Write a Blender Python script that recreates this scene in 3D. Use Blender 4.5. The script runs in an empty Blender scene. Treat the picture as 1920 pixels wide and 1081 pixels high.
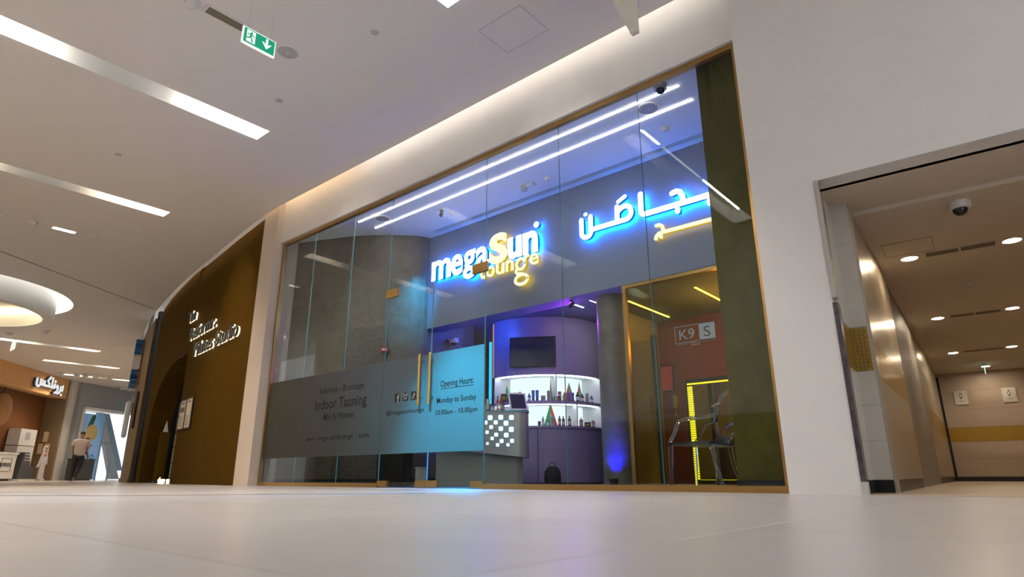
import bpy, bmesh, math, random
from mathutils import Vector, Matrix
from mathutils.geometry import tessellate_polygon
random.seed(7)
R = math.radians
sc = bpy.context.scene
COL = sc.collection

# ------------------------------------------------------------------ camera, world, exposure
FPX, TILT, ROLL, CH = 1160.0, 0.2947, -0.0028, 0.134      # focal length in px of the 1920 frame
CPOS = Vector((9.993, -5.327, CH))                         # metres; x runs along the shopfront, y into the shop
AX, AY = Vector((.75916515, -.65089806)), Vector((.65089806, .75916515))
def _l(v): return Vector((v[0]*AX[0]+v[1]*AX[1], v[0]*AY[0]+v[1]*AY[1], v[2]))
_c, _s = math.cos(TILT), math.sin(TILT)
_r, _u = Vector((1, 0, 0)), Vector((0, -_s, _c))
CF = _l((0, _c, _s)); CR = _l(_r*math.cos(ROLL)+_u*math.sin(ROLL)); CU = _l(-_r*math.sin(ROLL)+_u*math.cos(ROLL))
cam = bpy.data.cameras.new('camera'); camo = bpy.data.objects.new('camera', cam); COL.objects.link(camo)
cam.sensor_fit = 'HORIZONTAL'; cam.sensor_width = 36; cam.lens = FPX/1920*36; cam.clip_start = .02; cam.clip_end = 300
M = Matrix((CR, CU, -CF)).transposed().to_4x4(); M.translation = CPOS
camo.matrix_world = M
cam.dof.use_dof = True; cam.dof.focus_distance = 8.5; cam.dof.aperture_fstop = 3.2
sc.camera = camo
def ray(x, y): return CF + CR*((x-960)/FPX) + CU*((540.5-y)/FPX)
def az(x, y, z): d = ray(x, y); return CPOS + d*((z-CH)/d.z)          # where a pixel's ray meets a height
def ay(x, y, Y): d = ray(x, y); return CPOS + d*((Y-CPOS.y)/d.y)      # ... a plane parallel to the shopfront
def pl(x, y, p, n):                                                   # ... a vertical plane
    d = ray(x, y); n = Vector((n[0], n[1], 0)); p = Vector((p[0], p[1], 0)); return CPOS + d*((p-CPOS).dot(n)/d.dot(n))

W = bpy.data.worlds.new('world'); sc.world = W; W.use_nodes = True
bg = W.node_tree.nodes['Background']; bg.inputs[0].default_value = (.90, .95, 1, 1); bg.inputs[1].default_value = 1.35
sc.view_settings.view_transform = 'Standard'; sc.view_settings.look = 'None'
sc.view_settings.exposure = 0.78; sc.view_settings.gamma = 1.0; sc.view_settings.use_curve_mapping = False
try:
    sc.cycles.transparent_max_bounces = 24; sc.cycles.max_bounces = 14; sc.cycles.sample_clamp_indirect = 6.0
    sc.cycles.caustics_reflective = False; sc.cycles.caustics_refractive = False
except Exception: pass

# ------------------------------------------------------------------ materials
MT = {}
def mat(name, col, rough=.6, metal=0., spec=.5, noise=None, bump=0., bscale=40., emit=None, estr=0., coat=0.):
    m = bpy.data.materials.new(name); m.use_nodes = True; nt = m.node_tree; b = nt.nodes['Principled BSDF']
    b.inputs['Base Color'].default_value = (*col, 1); b.inputs['Roughness'].default_value = rough
    b.inputs['Metallic'].default_value = metal; b.inputs['Specular IOR Level'].default_value = spec
    if coat: b.inputs['Coat Weight'].default_value = coat; b.inputs['Coat Roughness'].default_value = .08
    if noise:
        scale, c2, detail = noise[:3]
        tc = nt.nodes.new('ShaderNodeTexCoord'); nz = nt.nodes.new('ShaderNodeTexNoise'); rp = nt.nodes.new('ShaderNodeValToRGB')
        mp = nt.nodes.new('ShaderNodeMapping'); nt.links.new(tc.outputs['Object'], mp.inputs[0]); nt.links.new(mp.outputs[0], nz.inputs['Vector'])
        if len(noise) > 3: mp.inputs['Scale'].default_value = noise[3]
        nz.inputs['Scale'].default_value = scale; nz.inputs['Detail'].default_value = detail; nz.inputs['Roughness'].default_value = .65
        rp.color_ramp.elements[0].position = .34; rp.color_ramp.elements[1].position = .68
        rp.color_ramp.elements[0].color = (*col, 1); rp.color_ramp.elements[1].color = (*c2, 1)
        nt.links.new(nz.outputs['Fac'], rp.inputs[0]); nt.links.new(rp.outputs[0], b.inputs['Base Color'])
    if bump:
        tc = nt.nodes.new('ShaderNodeTexCoord'); nz = nt.nodes.new('ShaderNodeTexNoise'); bp = nt.nodes.new('ShaderNodeBump')
        nz.inputs['Scale'].default_value = bscale; nz.inputs['Detail'].default_value = 6
        nt.links.new(tc.outputs['Object'], nz.inputs['Vector']); nt.links.new(nz.outputs['Fac'], bp.inputs['Height'])
        bp.inputs['Strength'].default_value = bump; bp.inputs['Distance'].default_value = .02; nt.links.new(bp.outputs[0], b.inputs['Normal'])
    if emit: b.inputs['Emission Color'].default_value = (*emit, 1); b.inputs['Emission Strength'].default_value = estr
    MT[name] = m; return m
def emi(name, col, s):
    m = bpy.data.materials.new(name); m.use_nodes = True; nt = m.node_tree
    nt.nodes.remove(nt.nodes['Principled BSDF']); e = nt.nodes.new('ShaderNodeEmission')
    e.inputs[0].default_value = (*col, 1); e.inputs[1].default_value = s
    nt.links.new(e.outputs[0], nt.nodes['Material Output'].inputs[0]); MT[name] = m; return m
def glass(name, tint, ior=1.33, gl=(1, 1, 1), rough=0.):
    m = bpy.data.materials.new(name); m.use_nodes = True; nt = m.node_tree
    nt.nodes.remove(nt.nodes['Principled BSDF'])
    t = nt.nodes.new('ShaderNodeBsdfTransparent'); g = nt.nodes.new('ShaderNodeBsdfGlossy'); x = nt.nodes.new('ShaderNodeMixShader')
    lw_ = nt.nodes.new('ShaderNodeLayerWeight'); lw_.inputs[0].default_value = .5; pw = nt.nodes.new('ShaderNodeMath'); pw.operation = 'POWER'; pw.inputs[1].default_value = 5
    f = nt.nodes.new('ShaderNodeMath'); f.operation = 'MULTIPLY_ADD'; r0 = ((ior-1)/(ior+1))**2; f.inputs[1].default_value = 1-r0; f.inputs[2].default_value = r0
    nt.links.new(lw_.outputs['Facing'], pw.inputs[0]); nt.links.new(pw.outputs[0], f.inputs[0])
    t.inputs[0].default_value = (*tint, 1); g.inputs[0].default_value = (*gl, 1); g.inputs['Roughness'].default_value = rough
    nt.links.new(f.outputs[0], x.inputs[0]); nt.links.new(t.outputs[0], x.inputs[1]); nt.links.new(g.outputs[0], x.inputs[2])
    nt.links.new(x.outputs[0], nt.nodes['Material Output'].inputs[0]); MT[name] = m; return m
def film(name, col, clear):
    m = bpy.data.materials.new(name); m.use_nodes = True; nt = m.node_tree
    nt.nodes.remove(nt.nodes['Principled BSDF'])
    t = nt.nodes.new('ShaderNodeBsdfTransparent'); tr = nt.nodes.new('ShaderNodeBsdfTranslucent'); df = nt.nodes.new('ShaderNodeBsdfDiffuse')
    x = nt.nodes.new('ShaderNodeMixShader'); y = nt.nodes.new('ShaderNodeMixShader')
    for n in (tr, df): n.inputs[0].default_value = (*col, 1)
    x.inputs[0].default_value = .10; nt.links.new(tr.outputs[0], x.inputs[1]); nt.links.new(df.outputs[0], x.inputs[2])
    y.inputs[0].default_value = clear; nt.links.new(x.outputs[0], y.inputs[1]); nt.links.new(t.outputs[0], y.inputs[2])
    nt.links.new(y.outputs[0], nt.nodes['Material Output'].inputs[0]); MT[name] = m; return m

mat('white_paint', (.68, .66, .64), .55, noise=(3, (.71, .69, .67), 3))
mat('ceiling_paint', (.70, .66, .61), .7)
mat('stone_tile', (.53, .485, .455), .30, noise=(1.2, (.59, .55, .52), 6, (1, 3, 1)), spec=.30)
mat('stone_tile_pale', (.55, .51, .48), .30, noise=(1.0, (.60, .56, .53), 6, (3, 1, 1)), spec=.30)
mat('grout', (.25, .23, .21), .5)
mat('stone_far', (.60, .55, .51), .28, spec=.3)
mat('dark_inlay', (.10, .08, .07), .25)
mat('bronze', (.42, .25, .08), .32, metal=.85)
mat('steel', (.62, .60, .57), .25, metal=1.)
mat('brass_bar', (.62, .40, .12), .28, metal=.9)
mat('concrete', (.10, .085, .057), .5, noise=(6, (.15, .134, .105), 9), bump=.25, bscale=9)
mat('concrete_olive_lit', (.068, .056, .008), .6, spec=.15, noise=(5, (.095, .080, .013), 9), bump=.3, bscale=7)  # yellowish lamp light and the glass's green cast are put into this olive
mat('pebble', (.07, .065, .052), .55, noise=(30, (.16, .14, .11), 4), bump=1., bscale=38)
mat('ocher', (.070, .034, .0012), .85, spec=.06, noise=(14, (.082, .042, .0018), 5), bump=.08, bscale=60)
mat('black', (.008, .008, .009), .35)
mat('black_matt', (.012, .012, .013), .8)
mat('black_ink', (.006, .006, .007), .7)
mat('bulkhead_paint', (.19, .215, .28), .65, spec=.2)
mat('shop_ceiling', (.72, .74, .76), .6)
mat('shop_floor', (.06, .06, .065), .3)
mat('cabinet_lilac', (.32, .29, .38), .35)
mat('cabinet_grey', (.36, .34, .33), .22, coat=.4)
mat('cabinet_base', (.34, .33, .30), .5)
mat('red_wall', (.20, .035, .012), .5)
mat('yellow_door', (.55, .45, .03), .5)
mat('mirror', (.85, .85, .85), .02, metal=1.)
mat('tile_cream', (.50, .46, .40), .14, noise=(4, (.55, .51, .45), 4))
mat('steel_cream', (.50, .43, .33), .28, metal=.55)
mat('tile_back', (.52, .42, .34), .35)
mat('corridor_paint', (.60, .53, .44), .6)
mat('gold_mosaic', (.34, .20, .03), .3, metal=.6, noise=(60, (.50, .32, .06), 2))
mat('marble_dark', (.045, .035, .04), .2, noise=(20, (.10, .08, .09), 6))
mat('chipped', (.50, .48, .46), .5)
mat('brown_clad', (.17, .11, .045), .5, noise=(4, (.22, .15, .07), 8, (1, 1, .05)))
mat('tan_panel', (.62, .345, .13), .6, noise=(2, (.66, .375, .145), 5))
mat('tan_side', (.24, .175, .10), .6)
mat('brown_wall', (.16, .052, .009), .7, noise=(60, (.20, .072, .014), 3))
mat('shade_brown', (.30, .15, .06), .8, noise=(50, (.40, .22, .10), 3))
mat('grey_wall', (.30, .33, .36), .5)
mat('white_gloss', (.72, .71, .69), .3)
mat('paper', (.66, .58, .44), .8)
mat('paper_white', (.75, .74, .72), .8)
mat('charcoal', (.06, .06, .065), .5)
mat('vent_dark', (.20, .165, .11), .6)
mat('grey_plastic', (.42, .41, .39), .5)
mat('pale_plastic', (.66, .64, .61), .4)
mat('dome_black', (.01, .01, .012), .08)
mat('red_plastic', (.45, .02, .02), .35)
mat('skin', (.36, .19, .12), .6); mat('hair', (.012, .01, .009), .6)
mat('shirt', (.52, .43, .38), .85); mat('trousers', (.012, .012, .014), .8); mat('shoe', (.12, .115, .11), .6)
mat('child_cloth', (.30, .30, .34), .8)
mat('robe', (.62, .60, .66), .8); mat('robe_red', (.5, .12, .1), .7)
mat('flag_red', (.65, .02, .03), .6); mat('flag_green', (.0, .30, .08), .6); mat('flag_white', (.8, .8, .8), .6)
mat('amber', (.10, .035, .01), .15); mat('bottle_blue', (.02, .13, .32), .25); mat('bottle_grey', (.28, .38, .46), .3)
mat('bottle_gold', (.42, .30, .03), .3); mat('bottle_pink', (.36, .12, .13), .35); mat('bottle_black', (.01, .01, .012), .3)
mat('bottle_violet', (.16, .05, .30), .3); mat('tube_yellow', (.62, .50, .10), .4); mat('tube_red', (.28, .03, .04), .35)
mat('cream_box', (.45, .40, .34), .5); mat('screen', (.012, .018, .035), .06)
mat('sign_green', (.0, .26, .14), .4, emit=(0, .36, .19), estr=.35)
mat('sign_white', (.8, .8, .8), .4, emit=(.9, 1, .95), estr=.4)
mat('poster_blue', (.45, .62, .78), .5); mat('poster_yellow', (.75, .62, .25), .5); mat('poster_green', (.03, .14, .08), .6); mat('poster_line', (.05, .20, .36), .5)
mat('street', (.55, .55, .54), .8); mat('beam_white', (.74, .76, .78), .5); mat('beam_blue', (.34, .45, .54), .4)
mat('grey_film', (.36, .38, .38), .5); mat('sign_cream', (.66, .62, .52), .5); mat('orange_edge', (.35, .10, .02), .5)
emi('lamp_slot', (1, .93, .85), 125.0)
mat('trough_paint', (.17, .17, .165), .8); emi('lamp_cove_dim', (1, .88, .76), 3.5); emi('lamp_slot_warm', (1, .80, .58), 115.0); emi('slot_gap_fill', (1, .9, .8), 4.0); mat('pier_warm_lit', (.56, .48, .40), .6); emi('lamp_cove', (1, .93, .86), 7.0); emi('lamp_cove_warm', (1, .70, .40), 6.5); emi('lamp_cove_ocher', (1, .70, .35), 3.0)
emi('lamp_ring', (1, .80, .45), 9.0); emi('lamp_ring_white', (1, .97, .93), 9.0)
emi('lamp_down', (1, .80, .55), 270.0); emi('lamp_strip', (1, .92, .88), 12.0); emi('lamp_exit', (.5, 1, .8), .8)
emi('letter_white', (.93, .97, 1), 2.2); emi('letter_blue', (.0, .17, 1.0), 75.0); emi('side_blue', (.0, .20, .85), .5); emi('side_yellow', (.75, .48, .01), .5); emi('letter_cream', (1, .93, .66), .72); emi('letter_yellow', (.95, .55, .0), 6.0)
emi('niche_light', (.80, .93, 1), .72); emi('square_light', (.85, .97, 1), .85); emi('square_edge', (.0, .42, .60), .5)
emi('led_yellow', (.82, 1, .34), 1.1); emi('led_yellow_soft', (.55, .75, .03), .45); emi('lamp_small', (1, .80, .48), 9.0); emi('letter_plain', (1, 1, 1), .48)
emi('halo_warm', (1, .86, .58), .8); emi('violet_edge', (.9, .45, .35), .35); emi('niche_fill_strip', (.85, .95, 1), 7.0); emi('cyan_tube', (.02, .36, .72), 1.2); emi('blue_tube', (.0, .02, 1.0), 9.0)
emi('cyan_panel', (.0, .34, .80), 9.0)
emi('screen_violet', (.22, .02, .30), .5)
glass('clear_glass', (.93, .965, .955)); glass('yellow_glass', (.92, .76, .16), 1.4, (.75, 1, 1))
mat('acrylic', (.93, .97, .96), .02); MT['acrylic'].node_tree.nodes['Principled BSDF'].inputs['Transmission Weight'].default_value = 1; MT['acrylic'].node_tree.nodes['Principled BSDF'].inputs['IOR'].default_value = 1.5
glass('door_glass_far', (.92, .95, .98), 1.3)
mat('glass_edge', (.16, .42, .46), .2, spec=.8)
film('frosted_film', (.45, .44, .35), .015)
film('poster_film', (.50, .70, .90), .12)

# ------------------------------------------------------------------ helpers
def tag(o, label=None, cat=None, group=None, kind=None):
    if label: o['label'] = label
    if cat: o['category'] = cat
    if group: o['group'] = group
    if kind: o['kind'] = kind
    return o
def link(o, parent=None):
    COL.objects.link(o)
    if parent is not None: o.parent = parent
    return o
def empty(name, loc=(0, 0, 0), rz=0, label=None, cat=None, group=None, kind=None):
    o = bpy.data.objects.new(name, None); o.empty_display_size = .1; link(o); o.location = loc; o.rotation_euler = (0, 0, rz)
    return tag(o, label, cat, group, kind)
class MB:
    def __init__(s): s.v = []; s.f = []
    def add(s, vs, fs):
        n = len(s.v); s.v += [tuple(v) for v in vs]; s.f += [tuple(i+n for i in f) for f in fs]; return s
    def box(s, x0, x1, y0, y1, z0, z1):
        return s.add([(x, y, z) for z in (z0, z1) for y in (y0, y1) for x in (x0, x1)],
                     [(0, 2, 3, 1), (4, 5, 7, 6), (0, 1, 5, 4), (2, 6, 7, 3), (0, 4, 6, 2), (1, 3, 7, 5)])
    def cbox(s, x0, x1, y0, y1, z0, z1, c=.01):      # box with bevelled edges on all sides
        b = bmesh.new(); bmesh.ops.create_cube(b, size=1)
        for v in b.verts: v.co = Vector((x0+(v.co.x+.5)*(x1-x0), y0+(v.co.y+.5)*(y1-y0), z0+(v.co.z+.5)*(z1-z0)))
        bmesh.ops.bevel(b, geom=b.edges[:], offset=c, segments=2, affect='EDGES', clamp_overlap=True)
        b.verts.index_update(); s.add([v.co[:] for v in b.verts], [[v.index for v in f.verts] for f in b.faces]); b.free(); return s
    def quad(s, a, b, c, d): return s.add([a, b, c, d], [(0, 1, 2, 3)])
    def prism(s, poly, z0, z1):                       # poly of (x, y), counter-clockwise
        n = len(poly); s.add([(p[0], p[1], z0) for p in poly]+[(p[0], p[1], z1) for p in poly],
            [tuple(range(n-1, -1, -1)), tuple(range(n, 2*n))]+[(i, (i+1) % n, n+(i+1) % n, n+i) for i in range(n)]); return s
    def plate(s, poly, y0, y1):                       # poly of (x, z), extruded along y
        n = len(poly); tri = tessellate_polygon([[Vector((p[0], p[1], 0)) for p in poly]])
        s.add([(p[0], y0, p[1]) for p in poly]+[(p[0], y1, p[1]) for p in poly],
            [tuple(t) for t in tri]+[(t[2]+n, t[1]+n, t[0]+n) for t in tri]+[(i, (i+1) % n, n+(i+1) % n, n+i) for i in range(n)]); return s
    def lathe(s, prof, n=20, c=(0, 0, 0), cap=True):            # prof of (r, z)
        k = len(prof); vs = []
        for i in range(n):
            a = 2*math.pi*i/n; vs += [(c[0]+r*math.cos(a), c[1]+r*math.sin(a), c[2]+z) for r, z in prof]
        fs = [(i*k+j, ((i+1) % n)*k+j, ((i+1) % n)*k+j+1, i*k+j+1) for i in range(n) for j in range(k-1)]
        cap = cap and prof[0] != prof[-1]
        if cap and prof[0][0] > .0011: fs.append(tuple(i*k for i in range(n-1, -1, -1)))
        if cap and prof[-1][0] > .0011: fs.append(tuple(i*k+k-1 for i in range(n)))
        return s.add(vs, fs)
    def tube(s, pts, r, n=8, closed=False, flat=1.):
        pts = [Vector(p) for p in pts]; m = len(pts); rr = r if isinstance(r, (list, tuple)) else [r]*m; vs = []
        for i, p in enumerate(pts):
            if closed: t = pts[(i+1) % m]-pts[i-1]
            else: t = pts[min(i+1, m-1)]-pts[max(i-1, 0)]
            t.normalize(); up = Vector((0, 0, 1)) if abs(t.z) < .95 else Vector((1, 0, 0))
            a = t.cross(up).normalized(); b = a.cross(t).normalized()
            for j in range(n):
                w = 2*math.pi*j/n; vs.append(p+(a*math.cos(w)*flat+b*math.sin(w))*rr[i])
        e = m if closed else m-1
        fs = [(i*n+j, i*n+(j+1) % n, ((i+1) % m)*n+(j+1) % n, ((i+1) % m)*n+j) for i in range(e) for j in range(n)]
        if not closed: fs += [tuple(range(n-1, -1, -1)), tuple(range((m-1)*n, m*n))]
        return s.add(vs, fs)
    def stroke(s, pts, w, y0, y1, cap='round'):        # flat lettering stroke in the x-z plane, with depth along y
        P = [Vector(p) for p in pts]; L = []; Rr = []
        for i, p in enumerate(P):
            t = (P[min(i+1, len(P)-1)]-P[max(i-1, 0)]).normalized(); nrm = Vector((-t.y, t.x))*w/2
            L.append(p+nrm); Rr.append(p-nrm)
        if cap == 'round':
            def arc(c, t):
                b = math.atan2(t.y, t.x); return [c+Vector((math.cos(b+q), math.sin(b+q)))*w/2 for q in [math.pi/2-math.pi*k/6 for k in range(1, 6)]]
            poly = L+arc(P[-1], (P[-1]-P[-2]).normalized())+Rr[::-1]+arc(P[0], (P[0]-P[1]).normalized())
        else: poly = L+Rr[::-1]
        return s.plate([(p.x, p.y) for p in poly], y0, y1)
    def disc(s, cx, cz, r, y0, y1, n=24): return s.plate([(cx+r*math.cos(2*math.pi*i/n), cz+r*math.sin(2*math.pi*i/n)) for i in range(n)], y0, y1)
    def build(s, name, material, parent=None, loc=None, smooth=False, rot=None):
        me = bpy.data.meshes.new(name); me.from_pydata(s.v, [], s.f); me.validate(); me.update()
        b = bmesh.new(); b.from_mesh(me); bmesh.ops.recalc_face_normals(b, faces=b.faces[:]); b.to_mesh(me); b.free()
        me.materials.append(MT[material])
        if smooth:
            for p in me.polygons: p.use_smooth = True
            try: me.set_sharp_from_angle(angle=R(38))
            except Exception: pass
        o = bpy.data.objects.new(name, me); link(o, parent)
        if loc is not None: o.location = loc
        if rot is not None: o.rotation_euler = rot
        return o
def box(name, material, x0, x1, y0, y1, z0, z1, parent=None, bevel=0):
    c = Vector(((x0+x1)/2, (y0+y1)/2, z0)); m = MB(); a = (x0-c.x, x1-c.x, y0-c.y, y1-c.y, 0, z1-z0)
    (m.cbox(*a, bevel) if bevel else m.box(*a)); return m.build(name, material, parent, c, smooth=bool(bevel))
def copy_tree(o, parent=None):
    c = o.copy(); COL.objects.link(c); c.parent = parent
    for k in [x for x in bpy.data.objects if x.parent == o]: copy_tree(k, c)
    return c
def text_mesh(name, body, size, material, parent=None, ext=.002, off=0., space=1.):
    cu = bpy.data.curves.new(name, 'FONT'); cu.body = body; cu.size = size; cu.extrude = ext; cu.offset = off; cu.space_character = space; cu.resolution_u = 4
    t = bpy.data.objects.new('temporary', cu); COL.objects.link(t); dg = bpy.context.evaluated_depsgraph_get()
    me = bpy.data.meshes.new_from_object(t.evaluated_get(dg)); bpy.data.objects.remove(t); bpy.data.curves.remove(cu)
    me.materials.clear(); me.materials.append(MT[material]); me.name = name
    o = bpy.data.objects.new(name, me); link(o, parent); return o
def text_fit(name, body, x0, x1, z0, z1, y, material, parent=None, ext=.002, off=0., space=1., shear=0.):
    """lettering whose ink fills the box x0..x1, z0..z1 on the plane y, facing -y"""
    o = text_mesh(name, body, 1., material, parent, 1., off, space); me = o.data
    xs = [v.co.x for v in me.vertices]; ys = [v.co.y for v in me.vertices]; a, b, c, d = min(xs), max(xs), min(ys), max(ys)
    for v in me.vertices:
        px, pz, py = (v.co.x-a)/(b-a)*(x1-x0), (v.co.y-c)/(d-c)*(z1-z0), -v.co.z*ext
        v.co = Vector((px+shear*pz, py, pz))
    o.location = (x0, y, z0)
    if ' ' in body:                                     # each word its own part
        n = body.count(' '); iv = []
        for p in sorted((min(me.vertices[k].co.x for k in q.vertices), max(me.vertices[k].co.x for k in q.vertices)) for q in me.polygons):
            if iv and p[0] <= iv[-1][1]+1e-5: iv[-1][1] = max(iv[-1][1], p[1])
            else: iv.append([p[0], p[1]])
        gaps = sorted(sorted(range(len(iv)-1), key=lambda k: iv[k][1]-iv[k+1][0])[:n]); cuts = [(iv[k][1]+iv[k+1][0])/2 for k in gaps]
        for k in range(n+1):
            lo, hi = ([-9]+cuts)[k], (cuts+[99])[k]; me2 = me.copy(); b = bmesh.new(); b.from_mesh(me2)
            bmesh.ops.delete(b, geom=[v for v in b.verts if not lo < v.co.x <= hi], context='VERTS'); b.to_mesh(me2); b.free()
            w = bpy.data.objects.new(name, me2); link(w, parent); w.location = o.location
        bpy.data.objects.remove(o); return w
    return o

# ------------------------------------------------------------------ setting: floor
CONTOUR = [(15, .2), (8.4, -.28), (.19, -.285), (-.343, -.257), (-1.1, -.174), (-2, -.054), (-2.65, .033), (-3.38, .143), (-4.58, .317), (-5.48, .451),
           (-6.93, .714), (-8.72, 1.064), (-10.7, 1.505), (-12.4, 1.964), (-14.85, 2.712), (-17.5, 3.75), (-21, 5.4), (-30, 10)]
def cy(x):
    for (a, b), (c, d) in zip(CONTOUR, CONTOUR[1:]):
        if c <= x <= a: return b+(d-b)*(x-a)/(c-a)
    return CONTOUR[-1][1]
CZ = 4.8
fl = empty('floor', label='polished beige stone floor of the mall concourse', cat='floor', kind='structure')
MB().box(-60, 30, -24, 14, -.12, -.012).build('subfloor', 'grout', fl)
TX, TY = 1.2, 1.2
tiles = {}
for k, mn in enumerate(('stone_tile', 'stone_tile_pale')):
    m = MB(); g = .0025
    m.add([(g, g, -.03), (TX-g, g, -.03), (TX-g, TY-g, -.03), (g, TY-g, -.03), (g, g, -.001), (TX-g, g, -.001), (TX-g, TY-g, -.001), (g, TY-g, -.001),
           (g+.001, g+.001, 0), (TX-g-.001, g+.001, 0), (TX-g-.001, TY-g-.001, 0), (g+.001, TY-g-.001, 0)],
          [(0, 1, 5, 4), (1, 2, 6, 5), (2, 3, 7, 6), (3, 0, 4, 7), (4, 5, 9, 8), (5, 6, 10, 9), (6, 7, 11, 10), (7, 4, 8, 11), (8, 9, 10, 11)])
    t = m.build('tile', mn, fl); tiles[k] = t.data; bpy.data.objects.remove(t)
X0, Y0 = 9.32-8*TX, -6.0
for i in range(-3, 11):
    for j in range(-1, 5):
        o = bpy.data.objects.new('tile', tiles[(i+j) % 2]); link(o, fl); o.location = (X0+i*TX, Y0+j*TY, 0)
xa, xb, ya, yb = X0-3*TX, X0+11*TX, Y0-TY, Y0+5*TY
m = MB()
m.box(-60, xa-.003, -24, 14, -.012, 0); m.box(xb+.003, 30, -24, 14, -.012, 0); m.box(xa, xb, -24, ya-.003, -.012, 0); m.box(xa, xb, yb+.003, .02, -.012, 0)
m.box(xa, xb, .02, 14, -.012, -.004)
m.build('paving_slab', 'stone_far', fl)
m = MB(); P = [(-6, -11.5), (0, -7.2), (3.66, -4.07), (4.45, -3.51), (4.9, -2.85), (5.37, -2.24), (5.84, -1.61)]
for (a, b), (c, d) in zip(P, P[1:]):
    n = Vector((-(d-b), c-a)).normalized()*.035
    m.quad((a-n.x, b-n.y, .0015), (a+n.x, b+n.y, .0015), (c+n.x, d+n.y, .0015), (c-n.x, d-n.y, .0015))
m.build('inlay_strip', 'dark_inlay', fl)

# ------------------------------------------------------------------ setting: concourse ceiling with slots and round opening
SLOTS = [(6.03, 6.39, -6.0, -1.72), (2.03, 2.385, -6.0, -1.70), (-1.92, -1.60, -6.0, -1.46), (-17.72, -17.3, -1.3, 2.2), (-21.5, -21.1, 1.3, 4.1), (-25.2, -24.8, 3.0, 6.0)]
RC, RR = (-11.16, -3.23), 2.74
outer = [(14.5, -6.2), (14.5, .2)]+CONTOUR[1:]+[(-45, 16), (-45, -4.5), (-15, -4.5), (-15, -8), (-8.6, -8), (-8.6, -6.2)]
def loop(p): return [Vector((x, y, 0)) for x, y in p]
holes = [[(a, c), (a, d), (b, d), (b, c)] for a, b, c, d in SLOTS]+[[(-4.16, -2.66), (-4.16, -2.28), (-4.02, -2.28), (-4.02, -2.66)]]
holes.append([(RC[0]+RR*math.cos(-2*math.pi*i/64), RC[1]+RR*math.sin(-2*math.pi*i/64)) for i in range(64)])
rings = [outer]+holes; allp = [p for r_ in rings for p in r_]
tri = tessellate_polygon([loop(r_) for r_ in rings])
ce = MB().add([(x, y, CZ) for x, y in allp], [tuple(t) for t in tri]).build('ceiling', 'ceiling_paint')
tag(ce, 'cream plaster ceiling of the mall with long light slots', 'ceiling', kind='structure')
m = MB()                                              # plaster edge of the ceiling board along the cove and round every opening
for (a, b), (c, d) in zip(CONTOUR, CONTOUR[1:]): m.quad((a, b, CZ), (c, d, CZ), (c, d, CZ+.02), (a, b, CZ+.02))
m.build('ceiling_edge', 'ceiling_paint', ce)
m = MB()
for (a, b), (c, d) in zip(CONTOUR, CONTOUR[1:]): m.quad((a, b-.35, CZ+.45), (c, d-.35, CZ+.45), (c, d+.6, CZ+.45), (a, b+.6, CZ+.45)); m.quad((a, b-.35, CZ+.01), (c, d-.35, CZ+.01), (c, d-.35, CZ+.45), (a, b-.35, CZ+.45))
m.build('cove_top', 'white_paint', ce)
m = MB(); m.box(-9.4, -9.36, -9, -9, 0, 0)
J = MB(); a, b = Vector((-6.49, -3.01)), Vector((-9.16, 1.06)); dj = (b-a); a2 = a-dj*1.4; n = Vector((-dj.y, dj.x)).normalized()*.025
J.add([(a2.x-n.x, a2.y-n.y, CZ-.003), (a2.x+n.x, a2.y+n.y, CZ-.003), (b.x+n.x, b.y+n.y, CZ-.003), (b.x-n.x, b.y-n.y, CZ-.003)], [(0, 1, 2, 3)]).build('movement_joint', 'vent_dark', ce)
def slot_lamp(a, b, c, d, segs, label, depth=.3, lm='lamp_slot'):
    t = empty('ceiling_light', ((a+b)/2, (c+d)/2, CZ), 0, label, 'ceiling light', 'light slots in the mall ceiling')
    w, l = (b-a)/2, (d-c)/2; m = MB()
    for q in (((-w, -l), (-w, l)), ((-w, l), (w, l)), ((w, l), (w, -l)), ((w, -l), (-w, -l))):
        (x0, y0), (x1, y1) = q; m.quad((x0, y0, 0), (x1, y1, 0), (x1, y1, depth), (x0, y0, depth))
    m.quad((-w, -l, depth), (w, -l, depth), (w, l, depth), (-w, l, depth)); m.build('trough', 'trough_paint', t)
    for s0, s1, st in segs:
        MB().box(-min(.07, w*.6), min(.07, w*.6), s0-(c+d)/2, s1-(c+d)/2, depth-.03, depth-.012).build('lamp_panel', lm if st else 'slot_gap_fill', t)  # the dim panel is added to lighten the trough between the lamps
    return t
for k, (sl, lb) in enumerate(zip(SLOTS, ('long light slot whose end points at the hanging rounded blade sign', 'long light slot beside the green running man exit sign', 'long light slot next to the small short recessed lamp', 'far light slot with a tiny exit sign under it', 'distant light slot above the tan shop fascia', 'farthest light slot close to the grey wall over the entrance'))):
    y0, y1 = sl[2], sl[3]; L_ = y1-y0
    slot_lamp(*sl, [(y1-.22*L_, y1-.08, 1), (y0+.08, y0+.40*L_, 1), (y0+.43*L_, y1-.25*L_, 0)], lb, lm='lamp_slot_warm' if sl[1] < 0 else 'lamp_slot')
slot_lamp(-4.16, -4.02, -2.66, -2.28, [(-2.62, -2.32, 1)], 'small short recessed lamp in the cream ceiling', .12)
t = empty('round_ceiling_feature', (RC[0], RC[1], CZ), 0, 'round ceiling opening with a hanging white drum and warm glow', 'ceiling feature')
MB().lathe([(RR, 0), (RR, .75), (.01, .75)], 64, cap=False).build('recess', 'white_gloss', t, smooth=True)
MB().lathe([(2.0, -.48), (2.25, -.48), (2.25, .55), (2.0, .55), (2.0, -.48)], 64, (0, .12, 0)).build('drum', 'white_gloss', t, smooth=True)
MB().lathe([(1.99, .0), (1.99, .05), (.01, .05)], 64, (0, .12, 0), cap=False).build('drum_ceiling', 'cream_box', t, smooth=True)
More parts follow.
